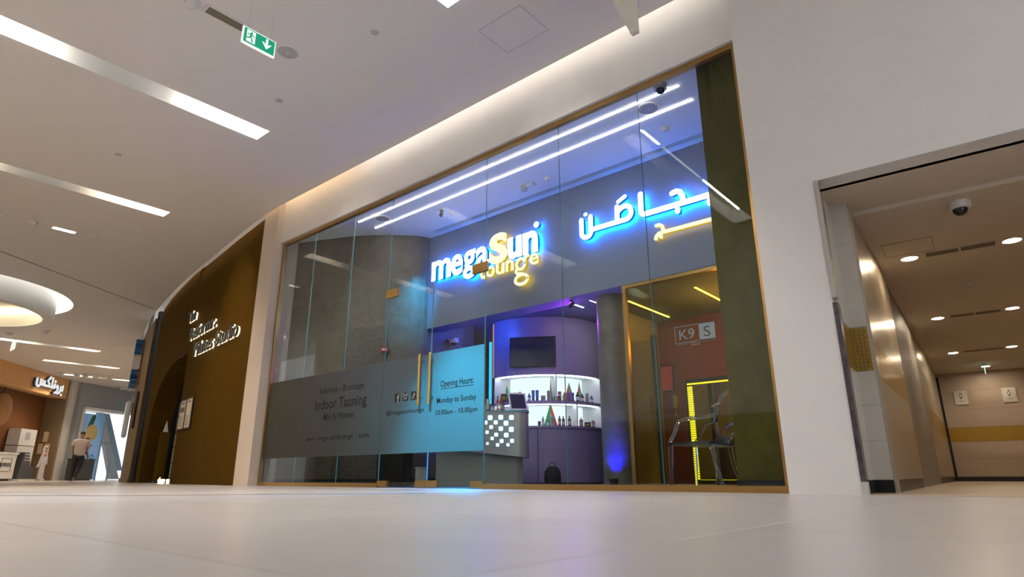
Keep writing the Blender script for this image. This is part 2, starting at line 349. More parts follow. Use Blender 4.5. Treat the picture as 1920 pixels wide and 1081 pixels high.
MB().lathe([(1.9, -.02), (1.97, -.02), (1.97, .01), (1.9, .01), (1.9, -.02)], 64, (0, .12, 0)).build('warm_lamp_ring', 'lamp_ring', t)
MB().lathe([(2.32, .5), (2.42, .5), (2.42, .54), (2.32, .54), (2.32, .5)], 64, (0, .06, 0)).build('white_lamp_ring', 'lamp_ring_white', t)
for k in range(3):
    MB().tube([(RR-.02, 0, 0)]+[((RR-.012)*math.cos(q), (RR-.012)*math.sin(q), .24+.07*k) for q in [R(30+i*3) for i in range(10)]][1:], .012, 6).build('grille_slat', 'vent_dark', t)
# cove lamps behind the ceiling edge
def cove(x0, x1, material, label, dz=.37):
    m = MB(); xs = [x0+(x1-x0)*i/24 for i in range(25)]
    for p, q in zip(xs, xs[1:]):
        m.add([(p, cy(p)-.05, CZ+dz), (q, cy(q)-.05, CZ+dz), (q, cy(q)-.02, CZ+dz), (p, cy(p)-.02, CZ+dz), (p, cy(p)-.02, CZ+dz+.03), (q, cy(q)-.02, CZ+dz+.03), (p, cy(p)-.05, CZ+dz+.03), (q, cy(q)-.05, CZ+dz+.03)], [(0, 1, 2, 3), (3, 2, 5, 4), (4, 5, 7, 6), (6, 7, 1, 0)])
    return tag(m.build('cove_lamp', material), label, 'cove light', kind='structure')
cove(8.3, 2.3, 'lamp_cove', 'neutral cove light strip above the shop fascia')
cove(2.2, -.5, 'lamp_cove_warm', 'warm cove light strip above the fascia next to the yellow wall')
cove(-.6, -9.2, 'lamp_cove_ocher', 'amber cove light strip along the top of the yellow wall', .12)

# ------------------------------------------------------------------ setting: fascia, jambs, white wall with corridor mouth
FZ = 4.205
o = MB().box(-.04, 8.372, -.07, .10, FZ, CZ+.46).build('wall_fascia', 'white_paint'); tag(o, 'white plaster fascia above the glass shopfront', 'wall', kind='structure')
o = MB().box(-.53, -.04, -.18, .35, 0, CZ+.46).build('trim_1', 'pier_warm_lit'); tag(o, 'white plaster pier between yellow wall and shop glass', 'pier', kind='structure')  # warm light falling on the white pier is mixed into its beige colour
K = Vector((8.866, -.18)); E_ = Vector((.9974, .072)); D_ = Vector((-.072, .9974))
def cor(a, b): p = K+E_*a+D_*b; return (p.x, p.y)
LZ, CCZ = 2.46, 2.42
wr = empty('wall_right', label='white plaster wall around the restroom corridor opening', cat='wall', kind='structure')
m = MB(); m.prism([(8.372, -.18-.036), cor(0, 0), cor(0, .3), (8.372, .3)], 0, CZ+.46); m.prism([cor(0, 0), cor(7, 0), cor(7, .25), cor(0, .25)], LZ, CZ+.46); m.prism([cor(2.6, 0), cor(7, 0), cor(7, .3), cor(2.6, .3)], 0, LZ)
m.build('plaster', 'white_paint', wr)
m = MB(); m.prism([cor(.0, -.006), cor(.035, -.006), cor(.035, .1), cor(.0, .1)], .09, 1.42); m.build('dark_marble_edge', 'marble_dark', wr)
m = MB(); m.prism([cor(.0, -.006), cor(.035, -.006), cor(.035, .1), cor(.0, .1)], 1.46, LZ); m.build('metal_edge', 'steel', wr)
m = MB(); m.prism([cor(.0, -.004), cor(.035, -.004), cor(.035, .1), cor(.0, .1)], 0, .09); m.build('plaster_patch', 'chipped', wr)
co = empty('wall_corridor', label='tiled wall of the restroom corridor with gold mosaic band', cat='wall', kind='structure')
m = MB(); m.prism([cor(-.3, .1), cor(.0, .1), cor(.0, .62), cor(.14, .62), cor(.14, .76), cor(-.3, .76)], 0, CCZ+.3); m.build('core', 'tile_cream', co)
# cream wall tiles on the two near faces (courses of .42 m), each one a piece
def vtile(name, mn, a0, b0, a1, b1, z0, z1, th, parent):
    p, q = Vector(cor(a0, b0)), Vector(cor(a1, b1)); d = (q-p).normalized(); n = Vector((d.y, -d.x))
    p2, q2 = p+n*th, q+n*th
    return MB().add([(p.x, p.y, z0), (q.x, q.y, z0), (q2.x, q2.y, z0), (p2.x, p2.y, z0), (p.x, p.y, z1), (q.x, q.y, z1), (q2.x, q2.y, z1), (p2.x, p2.y, z1)],
        [(0, 1, 2, 3), (7, 6, 5, 4), (0, 4, 5, 1), (1, 5, 6, 2), (2, 6, 7, 3), (3, 7, 4, 0)]).build(name, mn, parent)
zs = [.1, .40, .68, .96, 1.33, 1.70, 2.07, 2.42]
for z0, z1 in zip(zs, zs[1:]):
    if abs(z0-.96) < .01: continue
    vtile('wall_tile', 'tile_cream', 0, .105, 0, .618, z0+.001, z1-.001, .008, co)
    vtile('wall_tile', 'tile_cream', .008, .62, .138, .62, z0+.001, z1-.001, .008, co)
# gold mosaic band: single glass tesserae on the faces near the camera
te = None
for face, (a0, b0, a1, b1, n) in enumerate(((0, .105, 0, .61, 15), (.012, .62, .138, .62, 4))):
    for i in range(n):
        for k in range(11):
            f0, f1 = i/n, (i+.88)/n; z0 = .962+k*.0333
            vtile('tessera', 'gold_mosaic', a0+(a1-a0)*f0, b0+(b1-b0)*f0, a0+(a1-a0)*f1, b0+(b1-b0)*f1, z0, z0+.029, .010, co)
vtile('skirting', 'black', 0, .105, 0, .615, 0, .1, .014, co); vtile('skirting', 'black', .015, .62, .14, .62, 0, .1, .014, co)
MB().prism([cor(.14, .62), cor(.165, .62), cor(.165, .70), cor(.14, .70)], 0, CCZ).build('metal_corner_guard', 'steel_cream', co)
MB().prism([cor(.14, .74), cor(.155, .74), cor(.155, .80), cor(.14, .80)], 0, CCZ).build('metal_corner_guard', 'steel_cream', co)
b0 = .8
for k, (b1, th) in enumerate(((3.3, .0), (6.6, .03), (9.6, .03), (12.6, .03))):
    base = .14-th*1
    for z0, z1, mn in ((0, .1, 'black'), (.1, .92, 'steel_cream'), (.92, 1.25, 'gold_mosaic'), (1.25, 1.85, 'steel_cream'), (1.85, CCZ, 'steel_cream')):
        vtile({'gold_mosaic': 'mosaic_band', 'black': 'skirting'}.get(mn, 'wall_panel'), mn, .13-th, b0+.004, .13-th, b1-.004, z0+.001, z1-.001, .014, co)
    b0 = b1
MB().prism([cor(-.4, .76), cor(.13, .8), cor(.10, 12.6), cor(-.4, 12.6)], 0, CCZ+.2).build('wall_body', 'grout', co)
bw = empty('wall_back', label='beige tiled end wall of the restroom corridor', cat='wall', kind='structure')
vtile('wall_body', 'grout', -.4, 12.72, 3, 12.72, 0, CCZ+.2, .1, bw)
for i in range(4):
    for z0, z1, mn in ((.1, .48, 'tile_back'), (.48, .86, 'tile_back'), (.86, 1.18, 'gold_mosaic'), (1.18, 1.58, 'tile_back'), (1.58, 2.0, 'tile_back'), (2.0, CCZ, 'tile_back')):
        vtile('mosaic_band' if mn == 'gold_mosaic' else 'wall_tile', mn, .08+i*.62, 12.62, .697+i*.62, 12.62, z0+.002, z1-.002, .012, bw)
vtile('skirting', 'black', .1, 12.62, 2.6, 12.62, 0, .1, .02, bw)
MB().prism([cor(.10, 12.35), cor(.15, 12.35), cor(.15, 12.6), cor(.10, 12.6)], 0, 2.33).build('dark_corner_post', 'black_matt', bw)
o = MB().prism([cor(2.45, .3), cor(2.6, .3), cor(2.6, 12.7), cor(2.45, 12.7)], 0, CCZ+.2).build('wall_corridor_right', 'tile_back'); tag(o, 'plain wall on the far side of the restroom corridor', 'wall', kind='structure')
cc = empty('ceiling', label='low painted ceiling of the restroom corridor', cat='ceiling', kind='structure')
MB().prism([cor(-.3, .2), cor(2.6, .2), cor(2.6, .92), cor(-.3, .92)], LZ, LZ+.15).build('lowered_edge', 'corridor_paint', cc)
MB().prism([cor(-.3, .9), cor(2.6, .9), cor(2.6, 12.7), cor(-.3, 12.7)], CCZ, CCZ+.2).build('board', 'corridor_paint', cc)
o = MB().prism([cor(-.02, .0), cor(2.6, .0), cor(2.6, 12.7), cor(-.02, 12.7)], 0, .004).build('floor', 'tile_back'); tag(o, 'tan stone floor of the restroom corridor', 'floor', kind='structure')

# ------------------------------------------------------------------ setting: yellow studio wall with half arch
ARCH = [(-8.34, 0), (-8.32, .8), (-8.19, 1.41), (-7.98, 1.86), (-7.69, 2.2), (-7.3, 2.46), (-6.8, 2.66), (-6.2, 2.79), (-5.5, 2.86), (-4.76, 2.88)]
def archz(x):
    for (a, b), (c, d) in zip(ARCH, ARCH[1:]):
        if a <= x <= c: return b+(d-b)*(x-a)/(c-a)
    return 0
ys = empty('wall_left', label='ochre yellow curved wall of the pilates studio with a half arch', cat='wall', kind='structure')
xs = sorted(set([-.53-.15*i for i in range(57)]+[p[0] for p in ARCH]+[-4.76-1e-4, -4.76+1e-4, -8.34-1e-4]))
xs = [x for x in xs if x > -9.15]
def wy(x): return cy(x)+.13
m = MB()
for p, q in zip(xs, xs[1:]):
    zp = archz(p) if -8.34 <= p <= -4.76 else 0; zq = archz(q) if -8.34 <= q <= -4.76 else 0
    for f0, f1, o0, o1 in ((0, .90, 0, 0), (.90, .96, 0, .03), (.96, 1., .03, .12)):
        T = CZ+.2
        m.quad((p, wy(p)+o0, zp+(T-zp)*f0), (q, wy(q)+o0, zq+(T-zq)*f0), (q, wy(q)+o1, zq+(T-zq)*f1), (p, wy(p)+o1, zp+(T-zp)*f1))
m.build('plaster', 'ocher', ys, smooth=True)
m = MB(); A2 = ARCH+[(-4.76, 0)]
for (a, b), (c, d) in zip(A2, A2[1:]): m.quad((a, wy(a), b), (c, wy(c), d), (c, wy(c)+.55, d), (a, wy(a)+.55, b))
m.build('arch_reveal', 'ocher', ys, smooth=True)
so = empty('wall_studio', label='dark interior walls of the pilates studio behind the arch', cat='wall', kind='structure')
MB().box(-14, -3.4, 3.4, 3.5, 0, 4).build('back_wall', 'black_matt', so); MB().box(-14.1, -14, 2.75, 3.5, 0, 4).build('back_return', 'black_matt', so); MB().box(-14, -3.4, 2.75, 3.5, 3.3, 3.4).build('dark_soffit', 'black_matt', so)
so = MB().box(-3.5, -3.4, 1.0, 3.5, 0, 4).build('wall_studio_side', 'black_matt'); tag(so, 'dark side wall of the pilates studio', 'wall', kind='structure')
so = MB().quad((-13.9, 2.6, .002), (-4.76, .62, .002), (-3.5, 3.4, .002), (-13.9, 3.4, .002)).build('floor', 'black'); tag(so, 'dark floor inside the pilates studio', 'floor', kind='structure')
m = MB()
m.quad((-.53, -.02, 0), (-.53, .3, 0), (-.53, .3, CZ+.2), (-.53, -.02, CZ+.2)); m.build('end_return', 'ocher', ys)
def put_on_wall(x0, x1):                                  # frame on the yellow wall: origin, angle
    p, q = Vector((x0, wy(x0))), Vector((x1, wy(x1))); d = q-p; return p, math.atan2(d.y, d.x), d.length
for body, x0, x1, z0, h in (('The', -4.94, -4.30, 3.56, .27), ('Reformr.', -4.55, -2.66, 3.09, .29), ('Pilates Studio', -4.02, -1.22, 2.66, .30)):
    p, a, L = put_on_wall(x0, x1)
    t = empty('wall_lettering', (p.x, p.y, z0), a, {'The': 'raised black and white word The on the ochre studio wall', 'Reformr.': 'raised black and white word Reformr on the ochre studio wall'}.get(body, 'raised black and white words Pilates Studio on the ochre wall'), 'lettering')
    text_fit('face', body, 0, L, 0, h, -.075, 'black', t, .012, .012, shear=.0)
    text_fit('glowing_edge', body, 0, L, 0, h, -.045, 'halo_warm', t, .016, .012, shear=.0)
for k, (x0, x1) in enumerate(((-4.60, -4.20), (-4.12, -3.72))):
    p, a, L = put_on_wall(x0, x1)
    t = empty('framed_notice', (p.x, p.y, 1.13), a, ['framed paper notice with a photo beside the studio arch', 'framed paper notice of plain text beside the studio arch'][k], 'notice')
    MB().box(-.02, L+.02, -.03, 0, -.02, .64).build('frame', 'black', t)
    MB().box(.01, L-.01, -.036, -.03, .01, .61).build('sheet', 'paper', t)
    if k == 0: MB().box(.05, L-.05, -.039, -.036, .36, .46).build('print', 'charcoal', t)
    for i in range(5): MB().box(.05, L-.06-.03*(i % 3), -.039, -.036, .07+i*.045, .082+i*.045).build('print', 'charcoal', t)
    MB().box(.12, L-.12, -.039, -.036, .54, .57).build('print', 'charcoal', t)
t = empty('panel_screen', (-6.82, 1.80, 0), R(0), 'white panelled screen with black bars inside the studio arch', 'screen')
for i in range(4):
    for j in range(5):
        MB().box(-1.35+i*.34, -1.35+i*.34+.31, -.02, .02, .12+j*.40, .12+j*.40+.37).build('panel', 'paper', t)
m = MB()
for i in range(5): m.box(-1.38+i*.34, -1.35+i*.34, -.025, .025, 0, 2.12)
for j in range(6): m.box(-1.38, .0, -.025, .025, .09+j*.40, .12+j*.40)
m.build('bars', 'black', t)
t = empty('reception_plinth', (-7.3, 1.20, 0), 0, 'round ochre reception plinth inside the studio arch', 'plinth')
MB().lathe([(.12, 0), (.12, 1.21), (.11, 1.24), (0.001, 1.24)], 32).build('drum', 'ocher', t, smooth=True)
MB().lathe([(.124, 0), (.124, .05), (.12, .05)], 32).build('kick_band', 'black', t)
t = empty('display_card', (-7.28, 1.19, 1.24), R(-20), 'small upright paper card on the round ochre plinth', 'card'); MB().add([(-.08, -.06, 0), (.08, -.06, 0), (.08, .0, .30), (-.08, .0, .30), (.08, .06, 0), (-.08, .06, 0)], [(0, 1, 2, 3), (3, 2, 4, 5), (0, 3, 5), (1, 4, 2)]).build('card', 'paper', t)
for k, (px, w, lb) in enumerate(((299, .075, 'wide glowing floor lamp bowl with a curved handle at the studio arch'), (316, .05, 'small glowing floor lamp cup at the studio arch'))):
    p = az(px, 906.2, 0); d = Vector((p.x, p.y)); x = -6.25+k*.42; y = .88
    t = empty('floor_lamp_bowl', (x, y, 0), 0, lb, 'lamp')
    MB().lathe([(w*.8, 0.004), (w, .05), (w*.96, .09), (w*.9, .09), (w*.85, .02), (.001, .02)], 20).build('glowing_bowl', 'lamp_small', t, smooth=True)
    MB().lathe([(w*.7, 0), (w*.7, .012), (.001, .012)], 20).build('foot', 'black', t)
    if k == 0: MB().tube([(-w+.01, 0, .03), (-w-.04, 0, .035), (-w-.06, 0, .07), (-w-.05, 0, .11), (-w-.02, 0, .13)], .007, 8).build('handle', 'lamp_small', t, smooth=True)
# brown neighbour beyond the yellow wall
bs = empty('wall_neighbour', label='brown clad shopfront wall beyond the ochre wall', cat='wall', kind='structure')
NB = [(-9.2, 1.17), (-9.6, 1.28), (-10.7, 1.53), (-11.8, 1.84), (-12.9, 2.17)]
m = MB()
for (a, b), (c, d) in zip(NB, NB[1:]): m.quad((a, b, 0), (c, d, 0), (c, d, 4.55), (a, b, 4.55)); m.quad((a, b, 4.55), (c, d, 4.55), (c, d+.5, 4.55), (a, b+.5, 4.55))
m.quad((-9.2, 1.17, 0), (-9.2, 1.6, 0), (-9.2, 1.6, 4.55), (-9.2, 1.17, 4.55)); m.quad((-12.9, 2.17, 0), (-12.9, 3.2, 0), (-12.9, 3.2, 4.55), (-12.9, 2.17, 4.55)); m.build('cladding', 'brown_clad', bs)
MB().box(-9.2, -9.05, 1.22, 1.5, 0, 4.75).build('shadow_gap', 'black_matt', bs)
MB().box(-10.32, -10.2, 1.385, 1.6, 1.5, 2.55).build('dark_slot', 'black', bs)
m = MB()
for (a, b), (c, d) in zip(NB, NB[1:]): m.quad((a, b-.03, 0), (c, d-.03, 0), (c, d-.03, .12), (a, b-.03, .12))
m.build('skirting', 'brown_clad', bs)
fw = MB()
CT = CONTOUR[12:]
for (a, b), (c, d) in zip(CT, CT[1:]): fw.quad((a, b+.13, 0), (c, d+.13, 0), (c, d+.13, CZ+.4), (a, b+.13, CZ+.4))
tag(fw.build('wall_far_left', 'white_paint'), 'white curved wall continuing behind the brown shopfront', 'wall', kind='structure')
t = empty('shop_sign', (-11.9, 1.86, 2.9), R(-17.5), 'blue and white projecting letters on the brown shopfront', 'sign')
for i, (z, mn, h) in enumerate(((.98, 'bottle_blue', .42), (.5, 'paper_white', .42), (.05, 'bottle_blue', .36))):
    m = MB(); m.stroke([(-.5, z), (-.5, z+h), (-.2, z+h*.4), (.05, z+h), (.05, z)], .12, -.22, -.02); m.build('letter', mn, t)
    m = MB(); m.stroke([(.3+.22*math.cos(q), z+h/2+h/2*math.sin(q)) for q in [R(30+i_*30) for i_ in range(11)]], .11, -.22, -.02); m.build('letter', mn, t)
    MB().box(-.56, .56, -.02, .01, z-.02, z+h+.02).build('back_plate', 'orange_edge', t)
t = empty('lightbox', (-12.4, 1.97, 1.35), R(-17.5), 'white upright lightbox on the brown shopfront', 'lightbox')
MB().cbox(-.5, .5, -.14, 0, 0, 1.1, .03).build('case', 'white_gloss', t); MB().box(-.44, .44, -.148, -.14, .06, 1.04).build('face', 'letter_plain', t)

# ------------------------------------------------------------------ the glass shopfront
wf = empty('trim_2', label='bronze metal frame around the glass shopfront', cat='frame', kind='structure')
MB().box(0, 8.345, -.03, .035, FZ-.055, FZ).build('head_rail', 'bronze', wf)
MB().box(0.0, .035, -.035, .035, 0, FZ-.055).build('jamb_rail', 'bronze', wf); MB().box(8.30, 8.345, -.06, .035, 0, FZ-.055).build('jamb_rail', 'bronze', wf)
MB().box(.035, 3.09, -.03, .03, 0, .055).build('floor_rail', 'bronze', wf); MB().box(5.0, 8.30, -.03, .03, 0, .055).build('floor_rail', 'bronze', wf)
def pane(name, x0, x1, z0, z1, parent=None, th=.006):
    o = MB().box(x0+.002, x1-.002, -th, th, z0, z1).build(name, 'clear_glass', parent); o.data.materials.append(MT['glass_edge'])
    for p in o.data.polygons:
        if abs(p.normal.x) > .5: p.material_index = 1
    return o
GX = [.035, 1.016, 2.128, 3.09, 5.0, 6.161, 7.228, 8.30]
WL = {0: 'frameless glass pane next to the white pier by the ochre wall', 1: 'second frameless glass pane carrying the start of the tanning lettering', 2: 'frameless glass pane left of the double doors with the end of the tanning lettering',
      4: 'frameless glass pane right of the double doors in front of the counter', 5: 'frameless glass pane in front of the concrete column', 6: 'frameless glass pane in front of the clear chairs'}
for i in WL:
    o = pane('window_%d' % (i+1), GX[i], GX[i+1], .03, FZ-.03); tag(o, WL[i], 'window', kind='structure')
o = pane('window_8', 3.09, 5.0, 2.655, FZ-.03); tag(o, 'frameless glass transom pane above the double doors', 'window', kind='structure')
def door(n, x0, x1, label):
    d = empty('door_%d' % n, (x0, 0, 0), 0, label, 'door', kind='structure'); w = x1-x0
    o = pane('pane', .003, w-.003, .012, 2.64, d)
    hx = w-.13 if n == 1 else .07; px = 0 if n == 1 else w
    for z0, z1 in ((.01, .085), (2.575, 2.70)):
        a, b = ((-.03, .22) if n == 1 else (w-.22, w+.03)) if z0 > 1 else ((0, .2) if n == 1 else (w-.2, w))
        MB().cbox(a, b, -.022, .022, z0, z1, .004).build('patch_fitting', 'bronze', d)
    a, b = (w-.2, w) if n == 1 else (0, .2)
    MB().cbox(a, b, -.022, .022, .01, .09, .004).build('lock_fitting', 'bronze', d)
    for y, mn in ((-.085, 'brass_bar'), (.085, 'steel')):
        h = MB().tube([(hx, y, 1.0), (hx, y, 1.655)], .017, 14).build('pull_handle', mn, d, smooth=True)
        for z in (1.1, 1.56): MB().tube([(hx, 0, z), (hx, y, z)], .009, 10).build('handle_post', 'steel', h, smooth=True)
    MB().box(.004, w-.004, -.0095, -.0075, .42, 1.655).build('frosted_film', 'frosted_film', d)
    return d
d1 = door(1, 3.09, 4.047, 'frameless glass door leaf with social media marks on frosted film')
d2 = door(2, 4.047, 5.0, 'frameless glass door leaf with opening hours on frosted film')
def dtext(d, x, body, x0, x1, z0, z1, **k): return text_fit('lettering', body, x0-x, x1-x, z0, z1, -.0105, 'black_ink', d, .0006, **k)
dtext(d1, 3.09, '@megasunlounge', 3.194, 3.957, .905, .985, off=.012)
for k, (x0, x1) in enumerate(((3.363, 3.474), (3.527, 3.637), (3.688, 3.798))):
    g = MB(); z0, z1 = 1.083, 1.20; a, b = x0-3.09, x1-3.09; c = (a+b)/2; zc = (z0+z1)/2
    g.plate([(a+.02, z0), (b-.02, z0), (b-.006, z0+.006), (b, z0+.02), (b, z1-.02), (b-.006, z1-.006), (b-.02, z1), (a+.02, z1), (a+.006, z1-.006), (a, z1-.02), (a, z0+.02), (a+.006, z0+.006)], -.0115, -.0103)
    ic = g.build('social_icon', 'black_ink', d1); w = MB(); Y = (-.0125, -.0116)
    if k == 0: w.stroke([(c+.035, z1-.022), (c+.018, z1-.022), (c+.010, z1-.034), (c+.010, z0)], .019, *Y, cap='flat'); w.stroke([(c-.012, zc+.004), (c+.034, zc+.004)], .017, *Y, cap='flat')
    elif k == 1:
        w.stroke([(c+.026*math.cos(R(q)), zc-.004+.026*math.sin(R(q))) for q in range(0, 361, 20)], .013, *Y); w.stroke([(a+.006, zc+.022), (c-.026, zc+.022)], .006, *Y); w.stroke([(c+.026, zc+.022), (b-.006, zc+.022)], .006, *Y); w.disc(b-.022, z1-.02, .010, *Y)
        for q in range(3): w.stroke([(a+.014+q*.009, z1-.006), (a+.014+q*.009, z1-.028)], .004, *Y)
    else: w.stroke([(c+.028, zc+.018), (c+.012, zc+.022), (c+.004, zc+.038), (c+.004, zc-.018)], .013, *Y); w.stroke([(c-.012+.018*math.cos(R(q)), zc-.02+.018*math.sin(R(q))) for q in range(90, 380, 20)], .011, *Y)
    w.build('icon_mark', 'grey_film', ic)
for body, x0, x1, z0, z1 in (('Opening Hours:', 4.25, 4.824, 1.18, 1.285), ('Monday to Sunday', 4.19, 4.873, .985, 1.075), ('10.00am - 10.00pm', 4.177, 4.893, .845, .925)): dtext(d2, 4.047, body, x0, x1, z0, z1, off=.010)
MB().box(.2, .775, -.0115, -.0103, 1.178, 1.186).build('underline', 'black_ink', d2)
ff = empty('window_film', (.036, 0, 0), 0, 'frosted film band with black Indoor Tanning lettering on the shop glass', 'window film')
for i in range(3): MB().box(GX[i]-.034, GX[i+1]-.038, -.0095, -.0075, .42, 1.655).build('film_sheet', 'frosted_film', ff)
for body, x0, x1, z0, z1, of, sp in (('Solarium - Bronzage', 1.54, 2.66, 1.315, 1.435, .010, 1), ('Indoor Tanning', 1.448, 2.745, 1.055, 1.262, .022, 1), ('Man & Woman', 1.70, 2.461, .943, 1.04, .012, 1), ('www', 1.287, 1.50, .652, .70, .008, 1.2), ('.', 1.535, 1.547, .652, .664, .0, 1), ('mega', 1.592, 1.86, .635, .70, .012, 1.), ('sun', 1.895, 2.065, .652, .70, .012, 1.), ('loun', 2.098, 2.335, .652, .725, .012, 1.), ('ge', 2.365, 2.475, .635, .70, .012, 1.), ('.', 2.535, 2.547, .652, .664, .0, 1), ('com', 2.615, 2.85, .652, .70, .008, 1.2)):
    text_fit('lettering', body, x0-.036, x1-.036, z0, z1, -.0105, 'black_ink', ff, .0006, of, sp)

# ------------------------------------------------------------------ shop interior shell
SZ = 4.3
o = MB().box(-.3, 8.3, .02, 7.1, -.1, .003).build('floor', 'shop_floor'); tag(o, 'dark glossy floor inside the tanning shop', 'floor', kind='structure')
sc_ = empty('ceiling', label='white ceiling of the tanning shop behind the glass', cat='ceiling', kind='structure')
MB().box(-.3, 8.35, .03, 1.50, SZ, SZ+.1).build('board', 'shop_ceiling', sc_); MB().box(-.3, 8.35, 1.60, 1.9, SZ, SZ+.1).build('board', 'shop_ceiling', sc_)
MB().box(-.3, 8.35, .03, .06, FZ-.02, SZ).build('head_strip', 'shop_ceiling', sc_)
m = MB()
for y in (1.50, 1.538, 1.572): m.box(2.3, 7.85, y, y+.012 if y > 1.5 else y+.02, SZ, SZ+.02)
m.build('diffuser_blade', 'shop_ceiling', sc_); MB().box(-.3, 8.35, 1.49, 1.61, SZ+.09, SZ+.1).build('diffuser_back', 'black_matt', sc_)
MB().box(-.3, 2.3, 1.5, 1.6, SZ, SZ+.02).build('board', 'shop_ceiling', sc_)
bh = MB().box(1.9, 8.35, 1.72, 2.05, 2.6, SZ+.05).build('wall_bulkhead', 'bulkhead_paint'); tag(bh, 'grey bulkhead wall carrying the glowing shop sign', 'wall', kind='structure')
lw = empty('wall_shop_left', label='curved raw concrete wall inside the shop by the glass', cat='wall', kind='structure')
LP = [(-.35, .15), (-.213, .21), (.10, .33), (.392, .447), (.70, .585), (.99, .722), (1.324, .944), (1.56, 1.13), (1.759, 1.323), (1.87, 1.44), (1.937, 1.547), (1.98, 1.65), (1.99, 1.75), (1.99, 2.6), (1.9, 3.0)]
def lwall(z0, z1, o, mn, name):
    m = MB(); pts = []
    for i, p in enumerate(LP):
        a, b = Vector(LP[max(i-1, 0)]), Vector(LP[min(i+1, len(LP)-1)]); t_ = (b-a).normalized(); pts.append((p[0]+t_.y*o, p[1]-t_.x*o))
    for p, q in zip(pts, pts[1:]): m.quad((*p, z0), (*q, z0), (*q, z1), (*p, z1)); m.quad((*p, z1), (*q, z1), (q[0], q[1]+.05, z1), (p[0], p[1]+.05, z1))
    return m.build(name, mn, lw, smooth=True)
lwall(0, SZ+.05, 0, 'concrete', 'plaster'); lwall(0, .1, .012, 'black', 'skirting')
a, b = Vector((.99, .722)), Vector((1.60, 1.165)); n = Vector((b.y-a.y, a.x-b.x)).normalized()*.03
MB().prism([(a.x+n.x, a.y+n.y), (b.x+n.x, b.y+n.y), (b.x-n.x, b.y-n.y), (a.x-n.x, a.y-n.y)], .1, 2.62).build('pebbled_panel', 'pebble', lw)
oc = empty('wall_shop_right', label='plaster column with yellowish light in its colour inside the shop by the white wall', cat='wall', kind='structure')
MB().box(7.83, 8.36, .2, 1.72, 0, SZ+.05).build('plaster', 'concrete_olive_lit', oc); MB().box(7.82, 8.30, .186, .2, 0, .1).build('skirting', 'black', oc)
MB().box(7.83, 8.36, .06, .2, SZ-.02, SZ).build('shadow_bead', 'vent_dark', oc)
o = MB().lathe([(.225, 0), (.225, 2.75)], 40).build('concrete_column', 'concrete', loc=(5.50, 2.12, 0), smooth=True); tag(o, 'round raw concrete column between the counter and the yellow glass room', 'column', kind='structure')
o = MB().box(-.5, -.3, .1, 9, 0, 3.2).build('wall_shop_side', 'concrete'); tag(o, 'side wall at the back of the tanning shop', 'wall', kind='structure')
o = MB().box(-.5, 8.2, 7.0, 7.2, 0, 3.2).build('wall_shop_back', 'bulkhead_paint'); tag(o, 'rear wall of the tanning shop', 'wall', kind='structure')
o = MB().box(8.2, 8.26, 1.8, 4.15, 0, 2.62).build('wall_treatment_right', 'red_wall'); tag(o, 'side wall of the yellow glass room', 'wall', kind='structure')
o = MB().box(-.5, 5.2, 2.05, 7.1, 2.95, 3.05).build('ceiling', 'bulkhead_paint'); tag(o, 'grey ceiling behind the sign bulkhead', 'ceiling', kind='structure')
o = MB().box(5.14, 8.2, 2.05, 7.1, 2.62, 2.7).build('ceiling', 'bulkhead_paint'); tag(o, 'low ceiling of the yellow glass room', 'ceiling', kind='structure')
o = MB().box(5.14, 5.2, 2.35, 4.05, 0, 2.95).build('wall_partition', 'cabinet_lilac'); tag(o, 'partition wall between shelves and yellow glass room', 'wall', kind='structure')
o = MB().box(5.14, 8.2, 4.05, 4.15, 0, 2.62).build('wall_treatment_back', 'red_wall'); tag(o, 'dark red wall at the back of the yellow glass room', 'wall', kind='structure')
# yellow glass partition
w = empty('window_9', (0, 1.76, 0), 0, 'yellow tinted glass partition with white K9 S logo', 'window', kind='structure')
MB().box(5.95, 8.0, -.006, .006, .03, 2.56).build('pane', 'yellow_glass', w)
m = MB(); m.box(5.90, 5.95, -.03, .03, 0, 2.6); m.box(5.95, 8.0, -.03, .03, 2.555, 2.6); m.box(5.95, 8.0, -.03, .03, 0, .04); m.build('frame', 'bronze', w)
Y = (-.010, -.008); m = MB()
for q in (((6.606, 1.915), (7.122, 1.915)), ((6.606, 1.708), (7.122, 1.708))): m.stroke(q, .008, *Y, cap='flat')
m.stroke(((6.61, 1.704), (6.61, 1.919)), .008, *Y, cap='flat'); m.box(6.925, 7.126, *Y, 1.704, 1.919); m.build('logo_box', 'grey_film', w)
text_fit('lettering', 'K9', 6.665, 6.865, 1.745, 1.872, -.010, 'grey_film', w, .001, .004); text_fit('lettering', 'S', 6.985, 7.068, 1.745, 1.872, -.0115, 'charcoal', w, .001, .0)
text_fit('lettering', 'INSTANT TAN . VITAMIN D . LED FACIAL BOOSTER', 6.63, 7.11, 1.682, 1.697, -.010, 'grey_film', w, .001); MB().box(6.81, 6.93, -.0105, -.009, 1.662, 1.672).build('print_line', 'grey_film', w)

